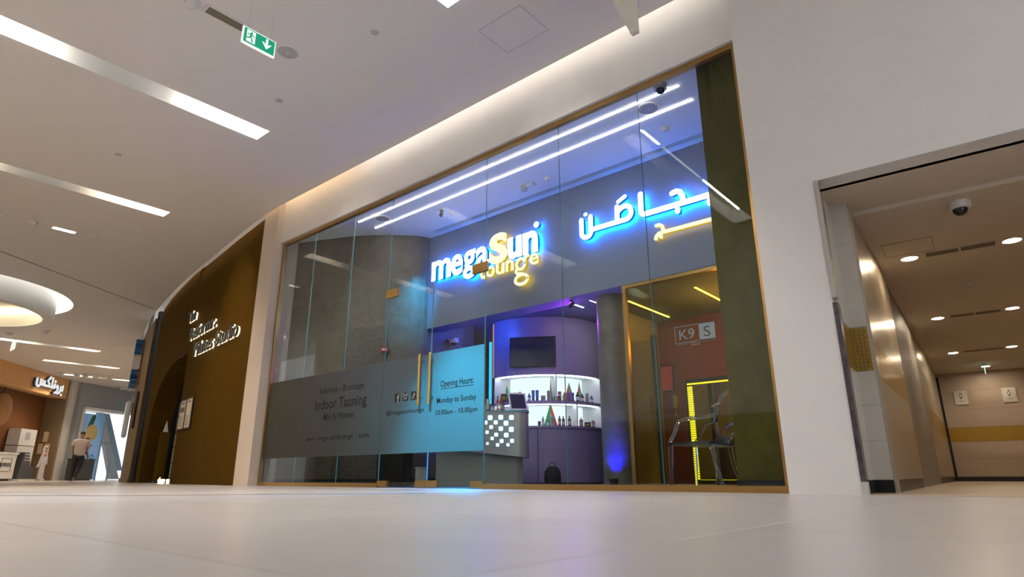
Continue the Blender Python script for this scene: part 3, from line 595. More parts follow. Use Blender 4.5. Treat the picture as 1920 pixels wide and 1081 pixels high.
# ------------------------------------------------------------------ glowing shop sign
sg = empty('shop_sign', (0, 1.72, 2.92), 0, 'glowing white and yellow megaSun lounge lettering on the grey bulkhead', 'sign')
def sletter(body, x0, x1, z0, z1, off, face='letter_white', side='letter_blue', dy=0.):
    o = text_fit('letter', body, x0, x1, z0-2.92, z1-2.92, -.125+dy, face, sg, .006, off)
    q = text_fit('letter_side', body, .006, x1-x0-.006, .006, z1-z0-.006, .035, side.replace('letter_', 'side_'), o, .029, off)
    q = text_fit('halo_lamp', body, .03, x1-x0-.03, .03, z1-z0-.03, .069, side, o, .003, max(off-.02, 0))
    MB().tube([((x1-x0)*.5, .066, (z1-z0)*.5), ((x1-x0)*.5, .125-dy, (z1-z0)*.5)], .006, 6).build('standoff', 'steel', o); return o
for a in (('m', 2.205, 2.678, 3.395, 3.752, .022), ('e', 2.695, 2.965, 3.382, 3.755, .022), ('g', 2.985, 3.262, 3.262, 3.755, .022), ('a', 3.280, 3.562, 3.39, 3.75, .022), ('u', 3.975, 4.253, 3.385, 3.742, .036), ('n', 4.283, 4.572, 3.388, 3.748, .036)): sletter(*a)
sletter('S', 3.578, 3.972, 3.372, 3.892, .05, 'letter_cream', 'letter_yellow', -.006)
for a in (('o', 3.512, 3.695, 3.188, 3.368, .016), ('u', 3.725, 3.902, 3.188, 3.366, .016), ('n', 3.932, 4.092, 3.195, 3.372, .016), ('e', 4.412, 4.588, 3.192, 3.372, .016)): sletter(*a, 'letter_cream', 'letter_yellow')
def sstroke(paths, w_, face, side, disc=None, zb=2.92):
    m, k, l_ = MB(), MB(), MB()
    for P in paths:
        q = [(x, z-zb) for x, z in P]; m.stroke(q, w_, -.131, -.119); k.stroke(q, w_-.008, -.119, -.061); l_.stroke(q, w_-.03, -.06, -.054)
    for (x, z, r_) in disc or []: m.disc(x, z-zb, r_, -.131, -.119); k.disc(x, z-zb, r_-.004, -.119, -.061); l_.disc(x, z-zb, r_-.015, -.06, -.054)
    o = m.build('letter', face, sg); k.build('letter_side', side.replace('letter_', 'side_'), o); l_.build('halo_lamp', side, o)
    q = paths[0][len(paths[0])//2] if paths else disc[0][:2]; MB().tube([(q[0], -.058, q[1]-zb), (q[0], 0, q[1]-zb)], .006, 6).build('standoff', 'steel', o); return o
sstroke([], .06, 'letter_white', 'letter_blue', [(4.552, 3.827, .047)])
sstroke([[(3.41, 3.372), (3.40, 3.26), (3.42, 3.215), (3.49, 3.215)]], .052, 'letter_cream', 'letter_yellow')
def ell(cx, cz, rx, rz, a0=0, a1=360, n=24): return [(cx+rx*math.cos(R(a0+(a1-a0)*i/n)), cz+rz*math.sin(R(a0+(a1-a0)*i/n))) for i in range(n+1)]
sstroke([ell(4.235, 3.262, .085, .085), [(4.165, 3.20), (4.135, 3.15), (4.165, 3.115), (4.25, 3.10)], ell(4.248, 3.01, .125, .075), [(4.31, 3.32), (4.35, 3.37), (4.385, 3.365)]], .048, 'letter_cream', 'letter_yellow')
sa = sg; sg = empty('shop_sign', (0, 1.72, 2.92), 0, 'glowing white and yellow Arabic lettering on the grey bulkhead', 'sign')
BW = .082
sstroke([[(5.378, 3.665), (5.378, 3.50)]+ell(5.457, 3.455, .079, .072, 180, 360, 10)+[(5.536, 3.50), (5.536, 3.68)], [(5.53, 3.476), (6.02, 3.476)], [(5.975, 3.70), (5.968, 3.48)],
         [(5.98, 3.62), (6.04, 3.665)]+ell(6.10, 3.575, .09, .10, 95, -95, 12)+[(6.02, 3.476)]], .066, 'letter_white', 'letter_blue')
sstroke([[(5.997, 3.768), (6.11, 3.818)]], .05, 'letter_white', 'letter_blue'); sstroke([[(5.448, 3.735), (5.462, 3.735)]], .05, 'letter_white', 'letter_blue')
sstroke([[(6.346, 3.775), (6.340, 3.56)]+ell(6.395, 3.53, .055, .058, 180, 270, 6)+[(7.45, 3.472)], [(6.80, 3.645), (6.86, 3.655), (6.905, 3.635), (6.935, 3.58), (6.945, 3.50), (6.945, 3.475)], [(7.42, 3.472), (7.43, 3.72)]], BW*.86, 'letter_white', 'letter_blue')
sstroke([[(6.857, 3.405), (6.857, 3.378)]], .066, 'letter_white', 'letter_blue'); sstroke([[(7.285, 3.395), (7.285, 3.36)]], .066, 'letter_white', 'letter_blue')
sstroke([[(6.545, 3.262), (6.59, 3.262), (6.625, 3.235), (6.638, 3.18), (6.638, 3.15)], [(6.525, 3.085), (6.535, 3.115), (6.57, 3.145), (6.64, 3.150), (7.35, 3.146)]], .05, 'letter_cream', 'letter_yellow')
sstroke([[(6.600, 3.098), (6.600, 3.09)]], .05, 'letter_cream', 'letter_yellow')

# ------------------------------------------------------------------ shop ceiling fittings
for k, y in enumerate((.40, .75)):
    t = empty('linear_light', (1.64, y, SZ), 0, ['thin linear ceiling light nearer the shop glass', 'thin linear ceiling light nearer the sign bulkhead'][k], 'ceiling light', 'pair of linear lights in the shop ceiling')
    MB().box(0, 5.9, -.012, .012, -.009, .004).build('diffuser', 'lamp_strip', t); MB().box(-.01, 5.91, -.02, .02, .0, .01).build('housing', 'grey_plastic', t)
def round_thing(name, x, y, z, r, label, cat, group=None, ring='pale_plastic', inner='grey_plastic'):
    t = empty(name, (x, y, z), 0, label, cat, group)
    MB().lathe([(0.001, 0), (r, 0), (r, -.008), (r*.86, -.014), (r*.84, -.006)], 28).build('ring', ring, t, smooth=True)
    MB().lathe([(r*.84, -.008), (.3*r, -.012), (.02, -.014), (.001, -.014)], 28).build('grille', inner, t, smooth=True); MB().lathe([(.1*r, -.014), (.08*r, -.02), (.001, -.02)], 12).build('centre_cap', ring, t); return t
round_thing('ceiling_speaker', 7.06, .58, SZ, .13, 'round ceiling speaker beside the shop dome camera', 'speaker'); round_thing('ceiling_speaker', 2.07, .57, SZ, .13, 'round ceiling speaker over the concrete wall end of the shop', 'speaker')
def smoke(x, y, z, label, s=1., cat='smoke detector', group=None):
    t = empty('smoke_detector', (x, y, z), 0, label, cat, group)
    MB().lathe([(.055*s, 0), (.055*s, -.012*s), (.05*s, -.018*s), (.001, -.018*s)], 20).build('base', 'pale_plastic', t, smooth=True); MB().lathe([(.04*s, -.018*s), (.038*s, -.04*s), (.02*s, -.05*s), (.001, -.05*s)], 20).build('sensor', 'pale_plastic', t, smooth=True); return t
smoke(7.01, 1.12, SZ, 'white smoke detector near the Arabic end of the shop ceiling'); smoke(3.14, 1.18, SZ, 'white smoke detector above the word mega'); smoke(5.07, 1.22, SZ, 'white smoke detector between the two lettering groups')
def dome(x, y, z, s, label, body='pale_plastic'):
    t = empty('dome_camera', (x, y, z), 0, label, 'camera')
    MB().lathe([(.07*s, 0), (.072*s, -.03*s), (.06*s, -.05*s), (.001, -.05*s)], 24).build('housing', body, t, smooth=True)
    MB().lathe([(.045*s, -.05*s), (.044*s, -.065*s), (.035*s, -.082*s), (.018*s, -.092*s), (.001, -.095*s)], 24).build('lens_dome', 'dome_black', t, smooth=True); return t
dome(7.38, .27, SZ, 1.1, 'black dome camera hanging from the shop ceiling', 'grey_plastic')
t = empty('emergency_light', (4.62, 1.22, SZ), 0, 'small white emergency lamp with a round head on the shop ceiling', 'emergency light'); MB().cbox(.05, .2, -.05, .05, -.03, 0, .006).build('plate', 'pale_plastic', t); MB().lathe([(.05, 0), (.055, -.05), (.03, -.075), (.001, -.075)], 18).build('lamp_head', 'grey_plastic', t, smooth=True)
p = ay(850, 645, 1.9); t = dome(2.09, 2.28, 2.49, 1.2, 'white dome camera on a bracket fixed to the concrete wall'); MB().box(-.10, .07, -.05, .05, -.005, .02).build('bracket', 'pale_plastic', t)
p0 = ay(738, 626, .9); t = empty('fire_alarm', (1.60, 1.14, 2.15), R(40), 'red fire alarm sounder on the concrete wall', 'alarm')
MB().cbox(-.06, .06, -.06, 0, 0, .10, .012).build('case', 'red_plastic', t, smooth=True); MB().box(-.045, .045, -.064, -.06, .03, .06).build('label_plate', 'paper_white', t)
t = empty('hanging_sign', (3.56, 2.15, 2.64), R(-10), 'blank white hanging exit sign box under the bulkhead', 'sign'); MB().box(-.13, .13, -.02, .02, 0, .21).build('panel', 'sign_cream', t); MB().box(-.15, .15, -.035, .035, .21, .31).build('ceiling_mount', 'grey_plastic', t)

# ------------------------------------------------------------------ reception counter
cp, cn = Vector((3.75, 1.75)), Vector((-.6577, .7532)); ct = Vector((.7532, .6577))
rc = empty('reception_counter', (cp.x, cp.y, .003), math.atan2(ct.y, ct.x), 'grey curved reception counter with glowing squares on its front', 'counter')
prof = [(-1.05, 0), (.22, 0), (.29, .015), (.345, .055), (.375, .12), (.385, .25), (.385, .6), (-1.05, .6)]
def zlow(x): return .50-.10*(x+.68)
n = len(prof)
m = MB().add([(x, y, zlow(x)) for x, y in prof]+[(x, y, 1.06) for x, y in prof], [tuple(range(n-1, -1, -1)), tuple(range(n, 2*n))]+[(i, (i+1) % n, n+(i+1) % n, n+i) for i in range(n)])
m.build('upper_body', 'cabinet_grey', rc, smooth=True)
MB().prism([(-1.0, .10), (.20, .10), (.29, .15), (.30, .6), (-1.0, .6)], 0, .62).build('plinth', 'cabinet_base', rc)
MB().prism([(-1.05, -.01), (.22, -.01), (.30, .01), (.355, .05), (.39, .12), (.395, .6), (-1.05, .6)], 1.062, 1.08).build('worktop', 'glass_edge', rc)
for x, y, w_ in ((115, 258, 50), (234, 254, 50), (354, 256, 50), (177, 311, 42), (293, 320, 50), (62, 313, 42), (126, 364, 38), (235, 382, 46), (352, 390, 52), (80, 422, 34), (182, 449, 40), (296, 454, 48), (137, 491, 34), (244, 521, 40), (361, 519, 40), (84, 549, 26), (198, 564, 34), (315, 563, 32), (20, 256, 46), (5, 380, 40), (20, 500, 34)):
    q = pl(900+x/6.01, 740+y/6.01, cp, cn); lx = (Vector((q.x, q.y))-cp).dot(ct); s_ = w_/6.01/118/2
    def rsq(h): k_ = h*.3; return [(lx-h+k_, q.z-h), (lx+h-k_, q.z-h), (lx+h, q.z-h+k_), (lx+h, q.z+h-k_), (lx+h-k_, q.z+h), (lx-h+k_, q.z+h), (lx-h, q.z+h-k_), (lx-h, q.z-h+k_)]
    sq = MB().plate(rsq(s_*1.18), -.004, .001).build('square_surround', 'square_edge', rc); MB().plate(rsq(s_), -.007, -.004).build('glowing_square', 'square_light', sq)
MB().plate([(-1.02, .66), (-.36, .62), (-.36, 1.03), (-1.02, 1.03)], -.008, .001).build('cyan_light_panel', 'cyan_panel', rc)
def on_counter(u, v): p = cp+ct*u+cn*v; return (p.x, p.y, 1.083)
CA = math.atan2(ct.y, ct.x)
t = empty('tablet', on_counter(.23, .20), CA+R(12), 'white framed tablet tilted on a stand on the counter', 'tablet')
MB().add([(-.15, -.1, .02), (.13, -.1, .02), (.13, .1, .30), (-.15, .1, .30), (-.15, -.085, .01), (.13, -.085, .01), (.13, .115, .29), (-.15, .115, .29)], [(0, 1, 2, 3), (7, 6, 5, 4), (0, 4, 5, 1), (1, 5, 6, 2), (2, 6, 7, 3), (3, 7, 4, 0)]).build('frame', 'pale_plastic', t)
MB().add([(-.125, -.086, .0385), (.105, -.086, .0385), (.105, .082, .2755), (-.125, .082, .2755)], [(0, 1, 2, 3)]).build('screen', 'screen', t, loc=(0, -.0012, .001)); MB().box(-.05, .03, .0, .12, 0, .16).build('stand', 'grey_plastic', t)
KN = []
def product(kind, x, y, z, w_, h, mn, label, rz=0., group='products on the tanning shop counter and shelves'):
    nm = {'tube': 'lotion_tube', 'bottle': 'lotion_bottle', 'pump': 'pump_bottle', 'box': 'product_box', 'jar': 'cosmetic_jar'}[kind]
    t = empty(nm, (x, y, z), rz, label, {'tube': 'tube', 'bottle': 'bottle', 'pump': 'bottle', 'box': 'box', 'jar': 'jar'}[kind], group); r = w_/2
    if kind == 'tube':
        m = MB(); k = 14; vs = []
        for f, zz in ((0, .0), (0, .16), (.3, .45), (1, 1.0)):
            for i in range(k):
                a = 2*math.pi*i/k; vs.append((r*(.85+.2*f)*math.cos(a), r*.85*(1-f*.93)*math.sin(a), h*zz))
        m.add(vs, [(j*k+i, j*k+(i+1) % k, (j+1)*k+(i+1) % k, (j+1)*k+i) for j in range(1, 3) for i in range(k)]+[tuple(range(3*k, 4*k)), tuple(range(2*k-1, k-1, -1))]); m.build('body', mn, t, smooth=True)
        MB().lathe([(r*.8, 0), (r*.8, h*.16), (.001, h*.16)], 14).build('cap', 'bottle_gold' if mn == 'tube_yellow' else 'bottle_black', t, smooth=True)
    elif kind in ('bottle', 'pump'):
        MB().lathe([(.9*r, 0), (r, .01), (r, h*.62), (r*.85, h*.72), (r*.35, h*.78), (r*.35, h*.8), (.001, h*.8)], 16).build('body', mn, t, smooth=True)
        MB().lathe([(r*.42, h*.8), (r*.42, h*(.96 if kind == 'bottle' else .88)), (.001, h*(.96 if kind == 'bottle' else .88))], 14).build('cap', 'bottle_black' if mn != 'bottle_pink' else 'pale_plastic', t, smooth=True)
        MB().lathe([(r*1.01, h*.15), (r*1.01, h*.5)], 16).build('label_band', 'paper_white' if mn in ('bottle_blue', 'bottle_grey', 'bottle_black') else 'cream_box', t, smooth=True)
        if kind == 'pump': MB().tube([(0, 0, h*.86), (0, 0, h*.97), (r*.9, -.0, h*.97)], r*.14, 8).build('pump_head', 'pale_plastic', t)
    elif kind == 'jar':
        MB().lathe([(r, 0), (r, h*.6), (.001, h*.6)], 18).build('body', mn, t, smooth=True); MB().lathe([(r*1.04, h*.6), (r*1.04, h), (.001, h)], 18).build('lid', 'bottle_black', t, smooth=True)
    else:
        MB().cbox(-r, r, -.035, .035, 0, h, .004).build('carton', mn, t); MB().box(-r*.6, r*.6, -.037, -.035, h*.3, h*.7).build('printed_panel', 'bottle_gold' if mn != 'bottle_gold' else 'paper_white', t)
    return t
for i, (u, v, k, w_, h, mn, lb) in enumerate(((-.31, .16, 'box', .085, .11, 'cream_box', 'cream carton standing at the door end of the counter'), (-.24, .15, 'tube', .055, .19, 'cream_box', 'cream lotion tube on the counter'), (-.18, .10, 'bottle', .03, .11, 'bottle_grey', 'small pale bottle on the counter'),
    (-.14, .12, 'bottle', .03, .11, 'bottle_grey', 'small pale bottle on the counter'), (-.09, .13, 'bottle', .04, .24, 'tube_red', 'dark red bottle in the row on the counter'), (-.04, .14, 'bottle', .04, .22, 'tube_red', 'dark red bottle in the row on the counter'), (.0, .2, 'bottle', .04, .2, 'tube_red', 'dark red bottle in the row on the counter'), (-.27, .34, 'box', .16, .07, 'bottle_black', 'flat black box at the back of the counter'))):
    q = on_counter(u, v); product(k, *q, w_, h, mn, lb, CA)
t = empty('card_terminal', on_counter(.32, .42), CA, 'small grey card terminal on the counter behind the tablet', 'card terminal'); MB().cbox(-.06, .07, -.05, .05, 0, .10, .01).build('base', 'grey_plastic', t, smooth=True); MB().lathe([(.025, .10), (.03, .15), (.02, .19), (.001, .19)], 14).build('scanner_head', 'charcoal', t, smooth=True)
t = empty('phone', on_counter(.31, .08), CA, 'flat black phone lying at the rounded end of the counter', 'phone'); MB().cbox(-.04, .04, -.03, .03, 0, .012, .003).build('case', 'bottle_black', t); MB().box(-.035, .035, -.026, .026, .012, .0128).build('screen', 'screen', t)
t = empty('backpack', (4.12, 2.45, .003), R(40), 'small black bag on the floor behind the counter', 'bag'); MB().lathe([(.11, 0), (.13, .08), (.12, .2), (.07, .27), (.001, .28)], 16).build('body', 'black_matt', t, smooth=True); MB().tube([(-.04, 0, .27), (-.03, 0, .33), (.03, 0, .33), (.04, 0, .27)], .008, 6).build('carry_strap', 'charcoal', t)

# ------------------------------------------------------------------ convex lit shelf unit
vd = Vector((-.6127, .7903)); SF = Vector((3.25, 3.37)); SO = SF+vd*1.2; a0 = math.atan2(-vd.y, -vd.x)   # axis and front direction
su = empty('shelf_unit', (SO.x, SO.y, .003), a0, 'convex shelf unit with two white backlit niches of tanning products', 'shelf unit')
def arcslab(name, mn, r0, r1, z0, z1, d0, d1, n_=18, parent=None):
    A = [R(d0+(d1-d0)*i/n_) for i in range(n_+1)]; poly = [(r1*math.cos(a), r1*math.sin(a)) for a in A]+[(r0*math.cos(a), r0*math.sin(a)) for a in A[::-1]]
    return MB().prism(poly, z0, z1).build(name, mn, parent or su, smooth=True)
dl, dr = -49, 64                                   # negative angles lie towards the counter
for d0, d1 in ((dl, -27), (-27, -5), (-5, 20), (20, 42), (42, dr)): arcslab('cabinet_door', 'cabinet_lilac', 1.16, 1.185, .03, .93, d0+.25, d1-.25, 5)
arcslab('cabinet_body', 'black_matt', .80, 1.155, 0, .93, dl, dr); arcslab('shelf_board', 'cabinet_lilac', .80, 1.2, .935, .975, dl, dr); arcslab('shelf_board', 'cabinet_lilac', .80, 1.2, 1.355, 1.41, dl, dr)
arcslab('upper_panel', 'cabinet_lilac', 1.17, 1.2, 1.87, 2.93, dl, dr); arcslab('niche_top', 'white_gloss', .80, 1.17, 1.87, 1.9, dl, dr)
arcslab('lit_back_panel', 'niche_light', .80, .82, .975, 1.355, dl, dr); arcslab('lit_back_panel', 'niche_light', .80, .82, 1.41, 1.87, dl, dr)
for d, z0, z1 in ((dl, .975, 1.355), (dl, 1.41, 1.87), (11, 1.41, 1.87), (30, .975, 1.355), (dr, .975, 1.87)): arcslab('divider', 'white_gloss', .82, 1.19, z0, z1, d, d+1.0, 1)
for z in (1.352, 1.866): arcslab('niche_fill_strip', 'niche_fill_strip', 1.12, 1.15, z-.012, z, dl+2, dr-2)  # added glowing strips that brighten the products from the front
for d, mn in ((dl-1.2, 'violet_edge'),): arcslab('lit_edge', mn, 1.19, 1.21, 1.88, 2.9, d, d+1.1, 1)
def on_shelf(px, rad):
    d = ray(px, 760); p0 = Vector((CPOS.x, CPOS.y)); dd = Vector((d.x, d.y)).normalized(); oc_ = p0-SO; b_ = oc_.dot(dd); c_ = oc_.dot(oc_)-rad*rad; ds = b_*b_-c_
    return p0+dd*(-b_-math.sqrt(ds)) if ds > 0 else None
def shelf_item(kind, cx, top, bottom, w_, mn, z, label, rad=1.08):
    px = 910+cx/8.727; p = on_shelf(px, rad)
    if p is None: return
    D = (Vector((p.x, p.y))-Vector((CPOS.x, CPOS.y))).length; mpp = D/1215/8.727
    product(kind, p.x, p.y, z, w_*mpp, (bottom-top)*mpp, mn, label, a0+math.pi/2, 'products on the backlit shelves')
UZ, LZ_ = 1.413, .978
for a in (('box', 205, 440, 500, 110, 'bottle_black', 'low black carton on the upper shelf by the counter'), ('box', 300, 335, 490, 90, 'amber', 'brown carton in front of a flag on the upper shelf'), ('box', 380, 350, 490, 50, 'charcoal', 'slim dark carton on the upper shelf'), ('box', 440, 405, 500, 60, 'bottle_black', 'short black carton on the upper shelf'),
    ('tube', 500, 310, 470, 52, 'tube_yellow', 'yellow lotion tube on the upper shelf'), ('tube', 566, 300, 470, 50, 'tube_yellow', 'yellow lotion tube on the upper shelf'), ('jar', 630, 338, 470, 56, 'bottle_gold', 'gold jar on the upper shelf'), ('bottle', 720, 335, 475, 58, 'bottle_blue', 'blue bottle on the upper shelf'),
    ('tube', 785, 288, 475, 54, 'bottle_blue', 'tall blue tube on the upper shelf'), ('tube', 850, 288, 475, 54, 'bottle_blue', 'tall blue tube on the upper shelf'), ('box', 950, 383, 475, 80, 'bottle_grey', 'pale square carton on the upper shelf'), ('box', 1038, 300, 475, 55, 'bottle_grey', 'tall pale carton on the upper shelf by the divider'),
    ('box', 1180, 400, 480, 110, 'bottle_black', 'low dark carton right of the upper shelf divider'), ('box', 1220, 318, 480, 60, 'bottle_gold', 'yellow and brown carton on the upper shelf'), ('bottle', 1298, 330, 482, 66, 'bottle_gold', 'gold bottle on the upper shelf'), ('tube', 1370, 330, 485, 52, 'bottle_violet', 'violet lotion tube on the upper shelf'),
    ('tube', 1432, 335, 488, 54, 'bottle_violet', 'violet lotion tube on the upper shelf'), ('bottle', 1515, 320, 495, 66, 'bottle_black', 'fat black bottle on the upper shelf'), ('bottle', 1590, 350, 500, 58, 'bottle_black', 'fat black bottle on the upper shelf'), ('box', 1668, 340, 500, 62, 'bottle_grey', 'blue grey carton at the column end of the upper shelf'), ('bottle', 1742, 368, 505, 58, 'bottle_blue', 'blue grey bottle at the column end of the upper shelf')):
    k, cx, tp, bt, w_, mn, lb = a; shelf_item(k, cx, tp, bt, w_, mn, UZ, lb)
for a in (('jar', 880, 855, 935, 50, 'charcoal', 'dark jar on the lower shelf'), ('pump', 938, 760, 935, 48, 'bottle_grey', 'pale pump bottle on the lower shelf'), ('bottle', 1012, 838, 935, 40, 'bottle_grey', 'small pale bottle on the lower shelf'), ('box', 1095, 775, 935, 66, 'bottle_grey', 'tall pale carton in front of the lower flag'),
    ('bottle', 1208, 760, 935, 52, 'amber', 'amber bottle on the lower shelf'), ('bottle', 1270, 770, 938, 52, 'amber', 'amber bottle on the lower shelf'), ('bottle', 1370, 765, 940, 54, 'amber', 'amber bottle on the lower shelf'), ('pump', 1558, 790, 955, 62, 'bottle_pink', 'pink pump bottle on the lower shelf'), ('box', 1660, 875, 958, 100, 'bottle_black', 'black gift box in front of the small lower flag'), ('pump', 1748, 805, 955, 70, 'bottle_pink', 'pink pump bottle at the column end of the lower shelf')):
    k, cx, tp, bt, w_, mn, lb = a; shelf_item(k, cx, tp, bt, w_, mn, LZ_, lb)
def flag(cx, top, z, bottom, w_, label, flip=1):
    px = 910+cx/8.727; p = on_shelf(px, .92)
    if p is None: return
    D = (Vector((p.x, p.y))-Vector((CPOS.x, CPOS.y))).length; mpp = D/1215/8.727; h = (bottom-top)*mpp*1.28; r = w_*mpp/2
    t = empty('paper_flag', (p.x, p.y, z), a0+math.pi/2, label, 'flag', 'folded paper flags on the backlit shelves')
    A, B = (-r*flip, r*flip)
    MB().add([(A, -.03, 0), (A*.1, -.05, 0), (0, 0, h), (A, .05, 0)], [(0, 1, 2), (1, 3, 2), (3, 0, 2)]).build('red_panel', 'flag_red', t)
    MB().add([(A*.1, -.052, 0), (B, -.03, 0), (0, 0, h), (B, .05, 0)], [(0, 1, 2), (1, 3, 2), (3, 0, 2)]).build('green_panel', 'flag_green', t)
    MB().add([(A*.35, -.058, 0), (B*.12, -.058, 0), (-.0, -.03, h*.55)], [(0, 1, 2)]).build('white_panel', 'flag_white', t)
flag(335, 188, UZ, 480, 220, 'folded red and green paper flag on the upper shelf by the counter'); flag(1075, 115, UZ, 470, 60, 'narrow folded paper flag beside the upper shelf divider'); flag(1378, 205, UZ, 480, 190, 'folded red and green paper flag in the middle of the upper shelf'); flag(1545, 200, UZ, 490, 130, 'folded red paper flag behind the fat black bottles')
flag(1065, 620, LZ_, 930, 240, 'folded green and red paper flag on the lower shelf beside amber bottles', -1); flag(1705, 695, LZ_, 950, 160, 'small folded paper flag on the lower shelf at the column end', -1)
t = empty('wall_screen', (SO.x+1.215*math.cos(a0-R(8)), SO.y+1.215*math.sin(a0-R(8)), 2.0), a0+math.pi/2-R(8), 'dark blue wall screen on the upper panel of the shelf unit', 'screen'); MB().box(-.42, .42, -.03, 0.0, 0, .55).build('case', 'black', t); MB().box(-.40, .40, -.034, -.03, .02, .53).build('display', 'screen', t)

# ------------------------------------------------------------------ things inside by the doors, blue lamps, yellow room
t = empty('black_cabinet', (2.10, 1.06, .003), R(0), 'tall black cabinet standing behind the glass doors', 'cabinet'); MB().cbox(-.33, .33, -.09, .09, 0, .95, .008).build('carcass', 'black', t); MB().box(-.31, .31, -.10, -.09, .04, .92).build('door_panel', 'black_matt', t); MB().box(.2, .21, -.115, -.10, .5, .7).build('handle', 'charcoal', t)
t = empty('waste_bin', (2.525, 1.24, .003), R(-10), 'small white pedal bin behind the glass doors', 'bin'); MB().cbox(-.065, .065, -.07, .07, .0, .24, .012).build('body', 'white_gloss', t, smooth=True); MB().cbox(-.07, .07, -.075, .075, .24, .27, .008).build('lid', 'pale_plastic', t, smooth=True)
def uplight(x, y, label):
    t = empty('floor_uplight', (x, y, .003), 0, label, 'lamp'); MB().lathe([(.05, 0), (.06, .1), (.045, .1), (.04, .03), (.001, .03)], 16).build('can', 'black', t, smooth=True)
    MB().lathe([(.04, .07), (.001, .075)], 16).build('lens', 'blue_tube', t)
    L = bpy.data.lights.new('blue_beam', 'SPOT'); L.energy = 60; L.color = (.0, .0, 1); L.spot_size = R(120); L.spot_blend = .8; L.shadow_soft_size = .04
    o = bpy.data.objects.new('blue_beam', L); link(o, t); o.location = (0, 0, .12); o.rotation_euler = (R(180), 0, 0); return t
uplight(5.60, 1.78, 'blue floor uplight at the foot of the concrete column'); uplight(2.35, 2.35, 'blue floor uplight behind the white bin')
p = ay(919.5, 700, 2.75)
t = empty('wall_tube_light', (p.x, 2.75, 1.35), 0, 'upright cyan light tube behind the glass door edge', 'lamp'); MB().tube([(0, 0, 0), (0, 0, 1.1)], .025, 10).build('tube', 'cyan_tube', t); MB().tube([(0, .03, -.12), (0, .03, 1.15)], .02, 8).build('pole', 'black', t); MB().lathe([(.12, -1.347), (.12, -1.33), (.001, -1.33)], 16).build('base', 'black', t); MB().tube([(0, .03, -1.34), (0, .03, -.1)], .015, 8).build('lower_pole', 'black', t)
def lamp(name, kind, loc, energy, color, size=.3, rot=(0, 0, 0), label='', sy=None):
    L = bpy.data.lights.new(name, kind); L.energy = energy; L.color = color
    if kind == 'AREA': L.size = size; L.shape = 'RECTANGLE' if sy else 'SQUARE'; L.size_y = sy or size
    else: L.shadow_soft_size = size
    o = bpy.data.objects.new(name, L); link(o); o.location = loc; o.rotation_euler = rot; return o
def spotlight(x, y, z, aim, energy, color, size, label):
    t = empty('added_spot_lamp', (x, y, z), 0, label, 'lamp'); d = Vector(aim)-Vector((x, y, z-.06)); q = d.to_track_quat('-Z', 'Y')
    MB().lathe([(.03, 0), (.03, -.02), (.001, -.02)], 14).build('mount', 'black', t)
    c = MB().lathe([(.001, .05), (.028, .05), (.03, -.04), (.025, -.04), (.024, .03), (.001, .03)], 14).build('can', 'black', t, loc=(0, 0, -.06)); c.rotation_mode = 'QUATERNION'; c.rotation_quaternion = q
    L = bpy.data.lights.new('beam', 'SPOT'); L.energy = energy; L.color = color; L.spot_size = size; L.spot_blend = .9; L.shadow_soft_size = .02
    o = bpy.data.objects.new('beam', L); link(o, t); o.rotation_mode = 'QUATERNION'; o.rotation_quaternion = q; o.location = Vector((0, 0, -.06))+d.normalized()*.07
spotlight(4.95, 1.9, 2.6, (4.62, 0, .80), 1000, (.0, .36, 1.0), R(54), 'small black spot lamp added under the sign bulkhead to light the door film')  # added fitting, tints the frosted door film cyan from inside
lamp('violet_fill', 'POINT', (4.55, 2.35, 2.4), 14, (.42, .05, 1), .08)  # added point light without a fitting, turns the shelf unit violet
lamp('treatment_room_fill', 'POINT', (6.9, 2.9, 2.0), 17, (1, .68, .18), .1)  # added point light without a fitting, warms the room behind the yellow glass
lamp('blue_fill', 'POINT', (2.6, 2.6, 2.7), 12, (.02, .10, 1), .1)  # added point light without a fitting, tints the back of the shop blue
spotlight(3.05, 1.0, SZ, (1.93, 1.50, 3.05), 260, (.02, .45, 1.0), R(34), 'small black spot lamp added on the shop ceiling to light the concrete wall')  # added fitting that makes the cyan highlight on the curved concrete
t = empty('light_mirror', (5.66, 4.04, .07), 0, 'tall mirror with glowing yellow green strip edges in the red room', 'mirror')
MB().box(-.03, 1.3, -.02, .0, -.03, 1.54).build('frame', 'black', t); MB().box(.03, 1.27, -.024, -.02, .03, 1.45).build('glass', 'mirror', t)
for i in range(40): MB().box(.0, .085, -.03, -.024, .012+i*.0355, .012+i*.0355+.026).build('led_cell', 'led_yellow', t)
MB().box(.0, 1.27, -.03, -.024, 1.45, 1.475).build('led_strip', 'led_yellow', t); MB().box(.09, 1.27, -.03, -.024, .0, .012).build('led_strip', 'led_yellow_soft', t)
t = empty('door_3', (5.24, 3.05, 0), R(0), 'yellow door standing in the room behind the glass partition', 'door', kind='structure'); MB().box(0, .36, -.02, .02, .01, 2.12).build('leaf', 'yellow_door', t); MB().box(.36, .43, -.03, .03, 0, 2.18).build('post', 'charcoal', t); MB().tube([(.31, -.06, .75), (.31, -.06, 1.25)], .012, 8).build('handle', 'steel', t)
t = empty('wall_screen', (5.62, 4.03, 1.42), 0, 'small glowing violet wall screen in the red room', 'screen'); t.location = (5.22, 4.03, 1.45); MB().box(0, .22, -.03, 0, 0, .42).build('case', 'black', t); MB().box(.015, .205, -.034, -.03, .015, .405).build('display', 'screen_violet', t)
t = empty('handset', (5.44, 4.04, 1.18), 0, 'pale wall telephone handset with a curled cord', 'telephone'); MB().cbox(-.03, .03, -.05, 0, 0, .2, .012).build('handset_body', 'cream_box', t, smooth=True); MB().tube([(.0+.02*math.sin(i*1.3), -.02, -.005-.012*i) for i in range(12)], .006, 6).build('cord', 'cream_box', t)
